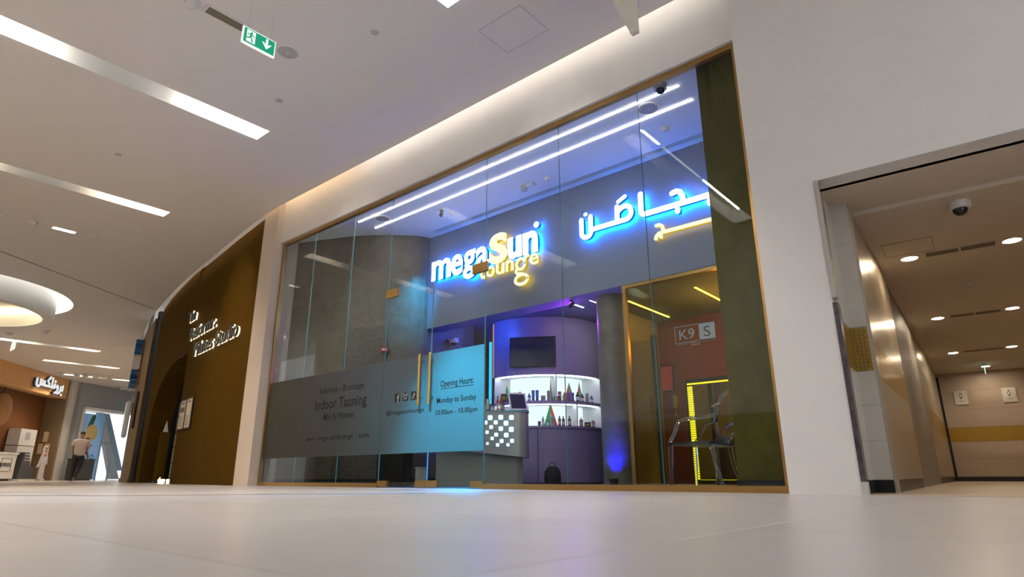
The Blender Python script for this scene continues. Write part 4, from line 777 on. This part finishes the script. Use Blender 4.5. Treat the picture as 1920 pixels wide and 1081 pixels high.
t = empty('coat_hanger', (6.25, 3.98, 1.15), 0, 'wooden coat hanger hanging in front of the red room mirror', 'hanger'); MB().tube([(-.2, 0, 0), (0, 0, .1), (.2, 0, 0)], .012, 8).build('shoulder_bar', 'cream_box', t); MB().tube([(0, 0, .1), (.0, 0, .16), (.03, 0, .2), (.0, 0, .22)], .005, 6).build('hook', 'steel', t)
for k, x in enumerate((5.55, 6.6)):
    t = empty('linear_light', (x, 2.5, 2.62), 0, 'thin linear light running across the low ceiling of the red room', 'ceiling light', 'linear lights in the red room'); MB().box(-.012, .012, 0, 1.3, -.006, 0).build('diffuser', 'lamp_strip', t); MB().box(-.02, .02, -.01, 1.31, -.001, .004).build('housing', 'grey_plastic', t)
for k, (x, y, l) in enumerate(((4.5, 2.3, 1.9), (4.15, 2.3, 1.1))):
    t = empty('linear_light', (x, y, 2.95), 0, ['long thin linear light on the ceiling over the shelf unit', 'short thin linear light on the ceiling over the shelf unit'][k], 'ceiling light'); MB().box(-.012, .012, 0, l, -.006, 0).build('diffuser', 'lamp_strip', t); MB().box(-.02, .02, -.01, l+.01, -.001, .004).build('housing', 'grey_plastic', t)

# clear chairs: seat, oval back, arms and four legs in clear plastic
def ghost_chair(x, y, rz, label):
    t = empty('clear_chair', (x, y, .003), rz, label, 'chair', 'clear plastic armchairs behind the glass')
    # faces +x locally
    MB().prism([(.25, -.26), (.27, -.2), (.27, .2), (.25, .26), (-.16, .21), (-.2, .16), (-.2, -.16), (-.16, -.21)], .43, .455).build('seat', 'acrylic', t)
    MB().lathe([(.001, .415), (.16, .43), (.18, .432)], 20, (.05, 0, 0)).build('seat_dish', 'acrylic', t, smooth=True)
    MB().tube([(.26, -.25, .44), (.26, .25, .44), (-.17, .20, .44), (-.17, -.20, .44)], .02, 6, closed=True).build('seat_frame', 'acrylic', t)
    c = [(-.24-.10*math.sin(q)*.5-.03, .235*math.cos(q), .70+.235*math.sin(q)) for q in [2*math.pi*i/28 for i in range(28)]]
    b = MB().tube(c, .017, 8, closed=True).build('back_ring', 'acrylic', t, smooth=True)
    MB().add([(-.27, 0, .70)]+c, [(0, 1+i, 1+(i+1) % 28) for i in range(28)]).build('back_panel', 'acrylic', b, smooth=True)
    MB().tube([(-.19, 0, .44), (-.215, 0, .49)], .05, 8, flat=2.).build('back_post', 'acrylic', t)
    for s_ in (-1, 1):
        MB().tube([(-.265, s_*.235, .70), (-.12, s_*.265, .685), (.06, s_*.275, .675), (.12, s_*.272, .66), (.15, s_*.268, .60), (.19, s_*.262, .53), (.25, s_*.25, .455)], .017, 8).build('armrest', 'acrylic', t, smooth=True)
        MB().tube([(.25, s_*.24, .43), (.265, s_*.25, .0)], [.028, .015], 6).build('leg', 'acrylic', t); MB().tube([(-.17, s_*.19, .43), (-.20, s_*.19, .22), (-.27, s_*.2, 0)], [.026, .02, .014], 6).build('leg', 'acrylic', t)
    return t
ghost_chair(7.26, .86, R(176), 'clear plastic armchair in full view behind the glass'); ghost_chair(7.50, 1.46, R(160), 'clear plastic armchair half hidden by the plaster column')

# ------------------------------------------------------------------ corridor fittings
for k, (x, y) in enumerate(((9.132, 2.405), (10.024, 2.456), (8.957, 5.83), (9.857, 5.831), (8.762, 9.341), (9.672, 9.314), (9.096, 11.679))):
    t = empty('downlight', (x, y, CCZ), 0, ['round downlight beside the flush corridor access panel', 'round downlight beyond the air grille nearest the corridor dome camera', 'round downlight on the panelled wall side of the middle air grille', 'round downlight on the plain wall side of the middle air grille', 'round downlight on the panelled wall side of the far air grille', 'round downlight on the plain wall side of the far air grille', 'round downlight behind the small green corridor exit sign'][k], 'downlight', 'corridor downlights'); MB().lathe([(.075, -.004), (.001, -.004)], 24).build('lens', 'lamp_down', t); MB().lathe([(.075, -.004), (.078, -.008), (.092, -.006), (.094, 0)], 24, cap=False).build('trim_ring', 'pale_plastic', t, smooth=True)
p = az(1797, 380, CCZ); dome(p.x, p.y, CCZ, 1.25, 'white dome camera on the restroom corridor ceiling')
for k, y in enumerate((2.4, 5.83, 9.33)):
    x = 9.59-(y-2.4)*.05; t = empty('air_grille', (x, y, CCZ), R(4), ['air grille nearest the corridor dome camera', 'air grille between the middle pair of corridor downlights', 'air grille between the far pair of corridor downlights'][k], 'air grille')
    MB().box(-.33, .33, -.085, .085, -.008, -.002).build('frame', 'corridor_paint', t)
    for s_ in (-1, 1):
        for i in range(6): MB().box(-.30 if s_ < 0 else .01, -.01 if s_ < 0 else .30, -.065+i*.022, -.053+i*.022, -.014, -.008).build('louvre', 'vent_dark', t)
t = empty('sprinkler', (9.511, 3.937, CCZ), 0, 'white sprinkler head on the restroom corridor ceiling', 'sprinkler'); MB().lathe([(.05, 0), (.045, -.015), (.03, -.02), (.001, -.02)], 18).build('cover_plate', 'pale_plastic', t, smooth=True); MB().lathe([(.014, -.02), (.014, -.07), (.001, -.07)], 12).build('nozzle', 'pale_plastic', t); MB().lathe([(.03, -.07), (.03, -.076), (.001, -.076)], 12).build('deflector', 'pale_plastic', t)
hp = empty('access_panel', (9.18, 2.0, CCZ), R(4), 'flush access panel in the corridor ceiling by the first downlight', 'access panel'); MB().box(-.22, .22, -.22, .22, -.002, 0).build('board', 'corridor_paint', hp)
m = MB()
for q in ((-.225, -.22, -.225, .225), (.22, .225, -.225, .225), (-.225, .225, -.225, -.22), (-.225, .225, .22, .225)): m.box(*q, -.0035, 0)
m.build('joint', 'vent_dark', hp)
q = cor(.22, 12.0); t = empty('exit_sign', (9.09, 11.3, CCZ), R(4), 'small green lit exit sign hanging edge-on at the corridor end', 'exit sign'); MB().box(-.006, .006, -.12, .12, -.20, -.05).build('panel', 'lamp_exit', t); MB().box(-.02, .02, -.1, .1, -.05, 0).build('mount', 'pale_plastic', t)
for k, (a, gender) in enumerate(((.39, 'first'), (1.28, 'second'))):
    q = cor(a, 12.60); t = empty('restroom_sign', (q[0], q[1], 1.69), math.atan2(E_.y, E_.x), ['white restroom sign plate with a figure beside the dark corner post', 'white restroom sign plate with a figure farther from the corner post'][k], 'sign')
    MB().cbox(0, .25, -.025, .0, 0, .32, .004).build('plate', 'paper_white', t)
    m = MB(); m.disc(.125, .25, .014, -.028, -.025, 12); m.stroke([(.108, .23), (.096, .2), (.104, .175)], .01, -.028, -.025); m.stroke([(.142, .23), (.154, .2), (.146, .175)], .01, -.028, -.025); m.box(.112, .138, -.028, -.025, .13, .17); m.build('figure', 'black', t)
    MB().box(.06, .19, -.0262, -.025, .077, .088).build('print_line', 'grey_plastic', t); MB().box(.095, .155, -.0262, -.025, .052, .062).build('print_line', 'grey_plastic', t)

# ------------------------------------------------------------------ concourse ceiling fittings
t = empty('exit_sign', (4.57, -2.97, 4.29), R(90), 'green running man exit sign with down arrow hung from the ceiling', 'exit sign')   # faces +x
MB().box(-.175, .175, -.012, .012, 0, .19).build('backing', 'sign_white', t); MB().box(-.162, .162, -.016, -.012, .014, .178).build('green_face', 'sign_green', t); Y = (-.019, -.016)
MB().plate([(-.135, .03), (-.045, .03), (-.045, .165), (-.135, .165)], *Y).build('doorway_mark', 'sign_white', t)
m = MB(); Y2 = (-.022, -.019); m.disc(-.085, .143, .0095, *Y2, 14); m.stroke([(-.09, .128), (-.098, .09)], .02, *Y2); m.stroke([(-.098, .09), (-.08, .068), (-.075, .04)], .013, *Y2); m.stroke([(-.1, .09), (-.118, .07), (-.143, .068)], .013, *Y2); m.stroke([(-.088, .126), (-.068, .11), (-.055, .112)], .009, *Y2); m.stroke([(-.094, .128), (-.116, .122), (-.126, .105)], .009, *Y2); m.build('running_man', 'sign_green', t)
m = MB(); m.plate([(.065, .165), (.09, .165), (.09, .09), (.108, .115), (.13, .115), (.078, .045), (.026, .115), (.048, .115), (.065, .09)], *Y); m.build('arrow', 'sign_white', t)
for x in (-.12, .12): MB().tube([(x, 0, .19), (x, 0, CZ-4.29)], .0015, 5).build('wire', 'steel', t); 
round_thing('ceiling_speaker', 4.14, -2.44, CZ, .13, 'round grey speaker next to the running man exit sign', 'speaker', ring='ceiling_paint', inner='grey_plastic')
t = empty('air_grille', (4.13, -3.10, CZ), R(90), 'tan air grille behind the running man exit sign', 'air grille'); MB().box(-.28, .28, -.08, .08, -.008, 0).build('frame', 'ceiling_paint', t)
for i in range(6): MB().box(-.25, .25, -.055+i*.019, -.043+i*.019, -.013, -.008).build('louvre', 'vent_dark', t)
smoke(4.12, -3.50, CZ, 'smoke detector next to the tan grille by the exit sign', 1.5)
for x, y, lb in ((5.16, -1.99, 'pale flush sprinkler cap near the square ceiling hatch'), (3.18, -2.0, 'pale flush sprinkler cap beside the slot next to the exit sign'), (.056, -2.86, 'pale flush sprinkler cap between two long light slots'), (1.9, -5.0, 'pale flush sprinkler cap at the lower light slot')):
    t = empty('sprinkler', (x, y, CZ), 0, lb, 'sprinkler'); MB().lathe([(.045, 0), (.045, -.006), (.036, -.012), (.001, -.012)], 18).build('cap', 'grey_plastic', t, smooth=True); MB().lathe([(.055, 0), (.055, -.003), (.045, -.003)], 18).build('rim', 'ceiling_paint', t)
for k, (px, py) in enumerate(((63, 416), (177, 441), (3, 401), (258, 429))):
    p = az(px, py, CZ); smoke(p.x, p.y, CZ, 'pale detector dome near the small short recessed lamp', 1.4, group='detectors near the short lamp')
t = empty('ceiling_hatch', (6.33, -1.02, CZ), 0, 'square flush ceiling hatch above the shop fascia', 'hatch'); MB().box(-.29, .29, -.24, .24, -.0015, 0).build('board', 'ceiling_paint', t); m = MB()
for q in ((-.296, -.29, -.246, .246), (.29, .296, -.246, .246), (-.296, .296, -.246, -.24), (-.296, .296, .24, .246)): m.box(*q, -.003, 0)
m.build('joint', 'grey_plastic', t)
for k, (px, py) in enumerate(((110, 720-20), (145, 700), (161, 701), (180, 703), (206, 705), (229, 725), (243, 728), (85, 619), (36, 536), (17, 623))):
    p = az(px, py-(0 if k else 2), CZ); smoke(p.x, p.y, CZ, 'small dark ceiling detector far down the concourse', 3.0 if k < 7 else 2.4, group='far concourse detectors')
p = az(7, 648, 4.55); t = empty('exit_sign', (-16.9, -.35, 4.45), R(70), 'tiny distant exit sign under the far light slot', 'exit sign'); p = az(25, 648, 4.5); t.location = (p.x, p.y, 4.36); t.rotation_euler = (0, 0, math.atan2(ray(25, 648).y, ray(25, 648).x)+R(8)); MB().box(-.3, .3, -.02, .02, 0, .3).build('panel', 'sign_white', t); MB().box(-.27, .27, -.03, -.02, .04, .26).build('face', 'sign_green', t); MB().tube([(0, 0, .3), (0, 0, .44)], .01, 6).build('rod', 'steel', t)
t = empty('hanging_blade_sign', (7.70, -.84, 4.12), R(0), 'cream rounded blade sign hanging from the ceiling above the fascia', 'sign')   # thin shield facing +-x
S = [(0, 0), (0, .66), (-.72, .66), (-.60, .46), (-.46, .29), (-.32, .16), (-.18, .07), (-.08, .03), (-.05, 0)]; nS = len(S)
MB().add([(-.035, y, z) for y, z in S]+[(.035, y, z) for y, z in S], [tuple(range(nS)), tuple(range(2*nS-1, nS-1, -1))]+[(i, (i+1) % nS, nS+(i+1) % nS, nS+i) for i in range(nS)]).build('panel', 'sign_cream', t)
for y in (-.5, -.1): MB().tube([(0, y, .66), (0, y, CZ-4.12)], .008, 6).build('rod', 'steel', t)

# ------------------------------------------------------------------ far end: shop with tan fascia, pier, glazed entrance
PA = Vector((-22.24, .04)); PT = Vector((-.78608514, .61811823)); pa = math.atan2(-PT.y, -PT.x)          # facade seen from the concourse: local +x runs back to the viewer
def far(s, off, z=0): n_ = Vector((-PT.y, PT.x)); p = PA+PT*s+n_*off; return (p.x, p.y, z)
def fbox(name, mn, s0, s1, o0, o1, z0, z1, parent=None):
    m = MB(); P = [far(s0, o0), far(s1, o0), far(s1, o1), far(s0, o1)]; return m.prism([(p[0], p[1]) for p in P], z0, z1).build(name, mn, parent)
# the facade plane has the concourse on its +normal side or -normal side: pick the side the camera is on
SGN = 1 if (Vector((CPOS.x, CPOS.y))-PA).dot(Vector((-PT.y, PT.x))) > 0 else -1
fs = empty('wall_far_shop', label='tan fascia and brown recess of the far shop', cat='wall', kind='structure')
fbox('fascia', 'tan_panel', -8, 5.9, 0, -.4*SGN, 3.85, CZ, fs); fbox('fascia_end', 'tan_panel', 5.72, 5.92, .02*SGN, -.4*SGN, 3.85, CZ, fs)
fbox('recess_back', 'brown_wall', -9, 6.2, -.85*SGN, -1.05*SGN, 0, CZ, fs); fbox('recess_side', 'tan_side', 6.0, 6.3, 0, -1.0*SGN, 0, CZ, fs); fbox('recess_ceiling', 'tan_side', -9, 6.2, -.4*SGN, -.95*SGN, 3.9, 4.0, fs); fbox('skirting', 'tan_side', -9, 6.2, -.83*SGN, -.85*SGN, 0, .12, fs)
o = fbox('trim_3', 'white_paint', 6.2, 7.35, .12*SGN, -.6*SGN, 0, CZ); tag(o, 'white pier at the end of the far tan shop', 'pier', kind='structure'); fbox('joint', 'vent_dark', 6.92, 6.935, .125*SGN, .12*SGN, 0, CZ, o)
q = far(5.2, .03*SGN, 4.05)
FA = math.atan2(PT.y, PT.x)
t = empty('shop_sign', (q[0], q[1], 4.08), 0, 'white raised Arabic lettering on the far tan fascia', 'sign')
# letters run along the facade; local x axis from the left end (as read) to the right
rd = -PT if False else PT; t.location = (*far(2.75, .03*SGN)[:2], 4.1); t.rotation_euler = (0, 0, math.atan2(PT.y, PT.x)); yd = (-.14, -.02) if SGN < 0 else (.02, .14)
# letters (read right to left): ba, ra, waw, fa, lam, kaf, sin
def fl_(paths, w_=.11):
    m, k = MB(), MB()
    for P in paths: m.stroke(P, w_, yd[0] if SGN < 0 else yd[1]-.03, yd[0]+.03 if SGN < 0 else yd[1]); k.stroke([(x-.05, z) for x, z in P], w_, -.08 if SGN < 0 else .02, -.02 if SGN < 0 else .08)
    o = m.build('letter', 'letter_plain', t); k.build('letter_shadow_side', 'black', o)
fl_([[(.03, .30), (.03, .08), (.12, 0), (.25, .0), (.33, .08), (.33, .30)], [(.33, .10), (.52, .10), (.52, .27)], [(.52, .10), (.70, .10), (.70, .27)]]); fl_([[(.70, .10), (1.12, .10), (1.12, .2), (.95, .34), (1.15, .52)]]); fl_([[(1.12, .10), (1.36, .10), (1.36, .50)]]); fl_([[(1.36, .10), (1.62, .10), (1.68, .18), (1.62, .27), (1.54, .2), (1.62, .1)], [(1.60, .40), (1.63, .40)]])
fl_([[(1.72, -.12), (1.86, -.08), (1.95, .05), (1.95, .2), (1.86, .24), (1.82, .14), (1.94, .1)]]); fl_([[(2.0, -.12), (2.13, -.06), (2.2, .08), (2.2, .22)]]); fl_([[(2.2, .06), (2.40, .06), (2.40, .27)], [(2.33, -.14), (2.36, -.14)]])
t = empty('wall_lamp', (*far(1.6, -.42*SGN)[:2], 2.9), 0, 'big round woven brown lamp in the far shop recess', 'lamp'); MB().lathe([(.001, -.7), (.2, -.64), (.34, -.41), (.41, 0), (.34, .41), (.2, .64), (.001, .7)], 24).build('shade', 'shade_brown', t, smooth=True); MB().tube([(0, 0, .7), (0, 0, 1.0)], .02, 6).build('cord', 'black', t)
ko = 0.0
t = empty('kiosk_counter', (0, 0, 0), 0, 'white kiosk counter with PROFLEX print in the far shop', 'counter')
fbox('body', 'white_gloss', .1, 2.6, ko+.1*SGN, ko-.6*SGN, .1, 1.1, t); fbox('worktop', 'white_gloss', .05, 2.68, ko+.15*SGN, ko-.65*SGN, 1.1, 1.16, t); fbox('kick', 'black', .2, 2.5, ko, ko-.5*SGN, 0, .1, t)
def far_text(body, s0, s1, z0, z1, off, mn, parent):
    e_ = empty('lettering_anchor', (*far(s0, off)[:2], z0), math.atan2(PT.y, PT.x)); bpy.data.objects.remove(e_)
    o = text_fit('lettering', body, 0, s1-s0, 0, z1-z0, 0, mn, parent, .004, .015); o.location = far(s0, off, z0); o.rotation_euler = (0, 0, math.atan2(PT.y, PT.x)); return o
far_text('PROFLEX', 1.35, 2.25, .58, .74, ko+.115*SGN, 'black_ink', t)
m = MB()
for s0, s1, z0, z1 in ((1.55, 2.3, .9, .92), (1.55, 2.2, .38, .40), (2.28, 2.3, .40, .92), (1.55, 1.57, .4, .92)): fbox('printed_frame', 'charcoal', s0, s1, ko+.112*SGN, ko+.1*SGN, z0, z1, t)
t = empty('display_cabinet', (0, 0, 0), 0, 'tall white cabinet behind the far kiosk', 'cabinet'); fbox('upper_door', 'white_gloss', 3.3, 4.65, -.3*SGN, -.8*SGN, 1.53, 2.25, t); fbox('lower_door', 'white_gloss', 3.3, 4.65, -.3*SGN, -.8*SGN, .05, 1.50, t); fbox('plinth', 'charcoal', 3.35, 4.6, -.35*SGN, -.8*SGN, 0, .05, t); fbox('printed_square', 'grey_plastic', 3.75, 4.1, -.29*SGN, -.3*SGN, 1.78, 2.1, t)
t = empty('floor_stand', (0, 0, 0), 0, 'dark grey angled floor stand next to the far kiosk', 'stand')
e_ = Vector(far(2.75, ko+.2*SGN)); m = MB(); S = [(0, .08), (1.25, .08), (1.25, .62), (.85, .62), (.62, 1.2), (.22, 1.2)]
nn_ = Vector((-PT.y, PT.x, 0))*SGN
m.add([(e_.x+PT.x*x, e_.y+PT.y*x, z) for x, z in S]+[(e_.x+PT.x*x-nn_.x*.25, e_.y+PT.y*x-nn_.y*.25, z) for x, z in S], [tuple(range(6)), tuple(range(11, 5, -1))]+[(i, (i+1) % 6, 6+(i+1) % 6, 6+i) for i in range(6)]); m.build('panel', 'charcoal', t)
fbox('base', 'white_gloss', 2.7, 4.05, ko+.3*SGN, ko-.15*SGN, 0, .08, t)
for i in range(3): fbox('print_line', 'paper_white', 3.05, 3.4+.06*i, ko+.21*SGN, ko+.2*SGN, 1.1-.12*i, 1.13-.12*i, t)
# cut-out figure standee
t = empty('cutout_figure', far(4.85, ko+.1*SGN, 0), math.atan2(PT.y, PT.x), 'standing cut-out figure in a long pale robe and white headscarf', 'standee')
yy = (-.03, .03)
MB().plate([(-.22, .09), (.24, .09), (.2, .6), (.2, 1.0), (.3, .72), (.36, .76), (.28, 1.15), (-.2, 1.15), (-.36, .72), (-.44, .66), (-.46, .60), (-.38, .58), (-.2, .9), (-.2, .6)], *yy).build('robe', 'robe', t)
MB().plate([(-.15, 1.14), (.2, 1.14), (.22, 1.4), (.14, 1.56), (-.08, 1.56), (-.16, 1.42)], *yy).build('headscarf', 'paper_white', t)
ysd = (-.04, -.03) if SGN < 0 else (.03, .04); MB().disc(.03, 1.33, .10, *ysd, 16).build('face', 'skin', t); MB().plate([(-.11, 1.44), (.17, 1.44), (.17, 1.49), (-.11, 1.49)], *ysd).build('head_band', 'black', t); MB().plate([(-.08, 1.08), (.14, 1.08), (.1, 1.2), (-.04, 1.2)], *ysd).build('scarf_knot', 'robe_red', t); MB().plate([(-.2, 0), (.2, 0), (.18, .09), (-.18, .09)], -.12, .12).build('base', 'pale_plastic', t)
for k, (s, z) in enumerate(((.42, 1.78), (.28, 1.22), (.56, 1.22))):
    t = empty('wall_notice', (0, 0, 0), 0, 'small framed notice on the tan side wall of the far shop', 'notice', 'three notices by the white pier'); o0 = -s*SGN
    fbox('frame', 'tan_panel', 5.97, 6.0, o0, o0-.22*SGN, z, z+.5, t); fbox('sheet', 'paper', 5.962, 5.97, o0-.025*SGN, o0-.195*SGN, z+.03, z+.47, t)
# glazed entrance
G1 = Vector((-27.27, 4.39)); TG = Vector((-.5325159, .84642)); NG = Vector((TG.y, -TG.x))         # NG points out, away from the concourse, or in; tested below
if (Vector((CPOS.x, CPOS.y))-G1).dot(NG) < 0: NG = -NG                                      # NG now points to the concourse
def gbox(name, mn, s0, s1, o0, o1, z0, z1, parent=None): P = [G1+TG*s+NG*o for s, o in ((s0, o0), (s1, o0), (s1, o1), (s0, o1))]; return MB().prism([(p.x, p.y) for p in P], z0, z1).build(name, mn, parent)
def gpoly(name, mn, poly, o0, o1, parent):
    m = MB(); n_ = len(poly); A = [G1+TG*s+NG*o0 for s, z in poly]; B = [G1+TG*s+NG*o1 for s, z in poly]; tr_ = tessellate_polygon([[Vector((p[0], p[1], 0)) for p in poly]])
    return m.add([(a.x, a.y, p[1]) for a, p in zip(A, poly)]+[(b.x, b.y, p[1]) for b, p in zip(B, poly)], [tuple(x) for x in tr_]+[(x[2]+n_, x[1]+n_, x[0]+n_) for x in tr_]+[(i, (i+1) % n_, n_+(i+1) % n_, n_+i) for i in range(n_)]).build(name, mn, parent)
ge = empty('wall_entrance', label='grey wall around the bright glazed mall entrance', cat='wall', kind='structure')
gbox('wall_panel', 'grey_wall', .05, 7, 0, -.3, 3.62, CZ+.1, ge); gbox('wall_panel', 'grey_wall', .05, .35, 0, -.3, 0, 3.62, ge)
gd = empty('window_10', label='bright glazed mall entrance with a leaning white beam and poster film', cat='window', kind='structure')
gbox('frame_head', 'beam_white', .35, 7, .05, -.1, 3.48, 3.62, gd); gbox('frame_post', 'beam_white', .35, .48, .05, -.1, 0, 3.62, gd); gbox('mullion', 'beam_blue', 1.92, 1.97, .02, -.06, 0, 3.0, gd); gbox('mullion', 'beam_blue', 2.74, 2.79, .02, -.06, 0, 1.9, gd); gbox('rail', 'beam_blue', 1.95, 2.75, .02, -.06, 1.85, 1.93, gd)
gbox('pane', 'door_glass_far', .48, 1.92, -.02, -.03, 0, 3.48, gd); gbox('pane', 'door_glass_far', 1.97, 7, -.02, -.03, 0, 3.48, gd)
gpoly('poster_film', 'poster_film', [(.52, .03), (1.88, .03), (1.9, 3.3), (.52, 3.3)], -.005, -.01, gd)
gpoly('poster_circle', 'poster_yellow', [(1.15+.42*math.cos(R(i*15)), 2.35+.42*math.sin(R(i*15))) for i in range(24)], .003, -.004, gd); gpoly('poster_figure', 'poster_green', [(.85, 2.62), (1.2, 2.8), (1.3, 3.15), (1.18, 3.3), (1.02, 3.15)], .003, -.004, gd)
for i in range(5): gpoly('poster_chevron', 'poster_line', [(1.30, .42+i*.17), (1.46, .56+i*.17), (1.62, .42+i*.17), (1.62, .48+i*.17), (1.46, .62+i*.17), (1.30, .48+i*.17)], .003, -.004, gd)
gpoly('leaning_beam', 'beam_blue', [(2.25, 3.45), (2.75, 3.45), (4.4, .5), (4.0, .5)], -.5, -.8, gd); gpoly('leaning_beam', 'beam_white', [(1.75, 3.45), (2.1, 3.45), (4.0, .05), (3.4, .05)], -.3, -.5, gd)
t = empty('dark_planter', (0, 0, 0), 0, 'dark glossy low cabinet beside the white pier at the entrance', 'cabinet'); gbox('body', 'charcoal', -.15, .9, .75, .2, .05, .98, t); gbox('top', 'black', -.18, .93, .78, .17, .98, 1.02, t); gbox('plinth', 'black', -.1, .85, .7, .25, 0, .05, t)

# ------------------------------------------------------------------ man carrying a child
def skin_body(name, joints, edges, mn, parent, root=0, sub=2):
    me = bpy.data.meshes.new(name); me.from_pydata([j[0] for j in joints], edges, []); o = bpy.data.objects.new(name, me); link(o, parent)
    s_ = o.modifiers.new('skin', 'SKIN'); s_.use_smooth_shade = True
    for i, j in enumerate(joints): me.skin_vertices[0].data[i].radius = (j[1], j[2] if len(j) > 2 else j[1]); me.skin_vertices[0].data[i].use_root = (i == root)
    sb = o.modifiers.new('subdivision', 'SUBSURF'); sb.levels = sub; sb.render_levels = sub; me.materials.append(MT[mn]); return o
pd = Vector((-.9644, .2645)); PP = Vector((CPOS.x, CPOS.y))+Vector((ray(140, 895).x, ray(140, 895).y)).normalized()*28.2
vx = Vector((ray(140, 895).x, ray(140, 895).y)).normalized(); man = empty('person', (PP.x, PP.y, 0), math.atan2(vx.y, vx.x)-math.pi/2, 'man walking away in a beige T-shirt and black trousers carrying a child', 'person')
# local: +y away from the viewer (walking direction), +x to the viewer's right
skin_body('body', [((0, 0, .95), .13, .10), ((0, .01, 1.12), .14, .105), ((0, .02, 1.32), .165, .11), ((0, .01, 1.45), .10, .08), ((0, .02, 1.53), .055), ((0, .03, 1.60), .075, .085), ((0, .03, 1.69), .08, .095), ((0, .025, 1.745), .05, .06),
    ((-.19, .01, 1.42), .065), ((-.245, -.02, 1.16), .047), ((-.20, .12, .98), .036), ((-.17, .2, .95), .035), ((.19, .01, 1.42), .065), ((.25, .02, 1.17), .047), ((.17, .24, 1.14), .04), ((.06, .28, 1.15), .035),
    ((-.09, 0, .88), .095), ((-.10, .04, .50), .065), ((-.11, -.02, .10), .045), ((.09, .0, .88), .095), ((.08, -.02, .50), .065), ((-.02, -.30, .14), .045)],
    [(0, 1), (1, 2), (2, 3), (3, 4), (4, 5), (5, 6), (6, 7), (2, 8), (8, 9), (9, 10), (10, 11), (2, 12), (12, 13), (13, 14), (14, 15), (0, 16), (16, 17), (17, 18), (0, 19), (19, 20), (20, 21)], 'skin', man)
skin_body('t_shirt', [((0, 0, .80), .185, .145), ((0, .01, 1.10), .19, .145), ((0, .02, 1.30), .205, .15), ((0, .01, 1.43), .13, .11), ((-.19, .01, 1.41), .09), ((-.245, -.01, 1.22), .075), ((.19, .01, 1.41), .09), ((.245, .01, 1.22), .075)], [(0, 1), (1, 2), (2, 3), (2, 4), (4, 5), (2, 6), (6, 7)], 'shirt', man)
skin_body('trousers', [((0, 0, 1.02), .165, .135), ((-.095, 0, .82), .115), ((-.10, .04, .50), .085), ((-.11, -.02, .05), .058), ((.095, 0, .82), .115), ((.08, -.02, .50), .085), ((-.03, -.33, .10), .056)], [(0, 1), (1, 2), (2, 3), (0, 4), (4, 5), (5, 6)], 'trousers', man)
skin_body('hair', [((0, .03, 1.64), .085, .092), ((0, .03, 1.71), .098, .108), ((0, .03, 1.765), .06, .07)], [(0, 1), (1, 2)], 'hair', man)
skin_body('shoe', [((-.11, -.05, .05), .05), ((-.11, .05, .045), .05), ((-.115, .15, .035), .035)], [(0, 1), (1, 2)], 'shoe', man); skin_body('shoe', [((-.02, -.34, .15), .05), ((-.03, -.30, .06), .05), ((-.04, -.26, .035), .032)], [(0, 1), (1, 2)], 'shoe', man)
for s_ in (-1,): skin_body('fingers', [((-.17, .2, .95), .03), ((-.165, .24, .92), .022), ((-.16, .26, .88), .012)], [(0, 1), (1, 2)], 'skin', man)
ch = empty('person', (PP.x, PP.y, 0), math.atan2(vx.y, vx.x)-math.pi/2, 'small child carried at the chest of the walking man', 'person')
skin_body('body', [((.13, .26, 1.12), .09), ((.13, .26, 1.30), .085), ((.15, .24, 1.40), .04), ((.17, .22, 1.48), .075), ((.17, .22, 1.55), .06), ((.24, .22, 1.32), .035), ((.31, .16, 1.26), .026), ((.36, .12, 1.27), .018), ((.2, .2, 1.05), .055), ((.26, .1, .92), .04), ((.285, .06, .78), .03), ((.1, .34, 1.05), .05), ((.12, .36, .85), .035)], [(0, 1), (1, 2), (2, 3), (3, 4), (1, 5), (5, 6), (6, 7), (0, 8), (8, 9), (9, 10), (0, 11), (11, 12)], 'skin', ch)
skin_body('clothes', [((.14, .26, 1.08), .105), ((.14, .26, 1.31), .10), ((.235, .22, 1.32), .048), ((.28, .18, 1.28), .04), ((.22, .17, 1.0), .062)], [(0, 1), (1, 2), (2, 3), (0, 4)], 'child_cloth', ch); skin_body('hair', [((.17, .22, 1.50), .082), ((.17, .22, 1.565), .07)], [(0, 1)], 'hair', ch)
skin_body('shoe', [((.285, .06, .76), .045), ((.30, .0, .73), .04)], [(0, 1)], 'poster_line', ch)

# ------------------------------------------------------------------ the other side of the concourse, behind the camera, and the street outside
ow = empty('wall_opposite', label='opposite side of the concourse behind the viewer', cat='wall', kind='structure')
MB().box(-8.6, 14.5, -6.7, -6.45, 1.25, CZ+.46).build('upper_wall', 'white_paint', ow); MB().box(-8.6, 14.5, -6.7, -6.43, 0, 1.25).build('dark_dado', 'charcoal', ow); MB().box(-8.6, 14.5, -6.7, -5.9, CZ+.45, CZ+.47).build('cove_top', 'white_paint', ow); MB().box(-8.6, 14.5, -5.95, -5.9, CZ+.01, CZ+.45).build('cove_side', 'white_paint', ow)
MB().box(-8.8, -8.6, -8, -6.2, 0, CZ+.46).build('end_wall', 'white_paint', ow)
m = MB().box(-8.4, 14.4, -6.2+.02, -6.2+.05, CZ+.28, CZ+.31).build('cove_lamp', 'lamp_cove_dim', ow)
MB().box(-45, -8.6, -14.2, -14, 0, 9).build('atrium_wall', 'white_paint', ow)
t = empty('wall_lettering', (4.34, -6.44, 1.28), R(180), 'dark burjeel lettering on the wall across the concourse', 'lettering'); text_fit('face', 'burjeel', 0, .86, 0, .21, -.05, 'black', t, .02, .02); text_fit('glowing_edge', 'burjeel', 0, .86, 0, .21, -.02, 'letter_plain', t, .008, .03)
o = MB().box(-80, -36, -10, 40, -.3, -.1).build('street_ground', 'street'); tag(o, 'pale paved ground outside the glazed entrance', 'ground', kind='structure')
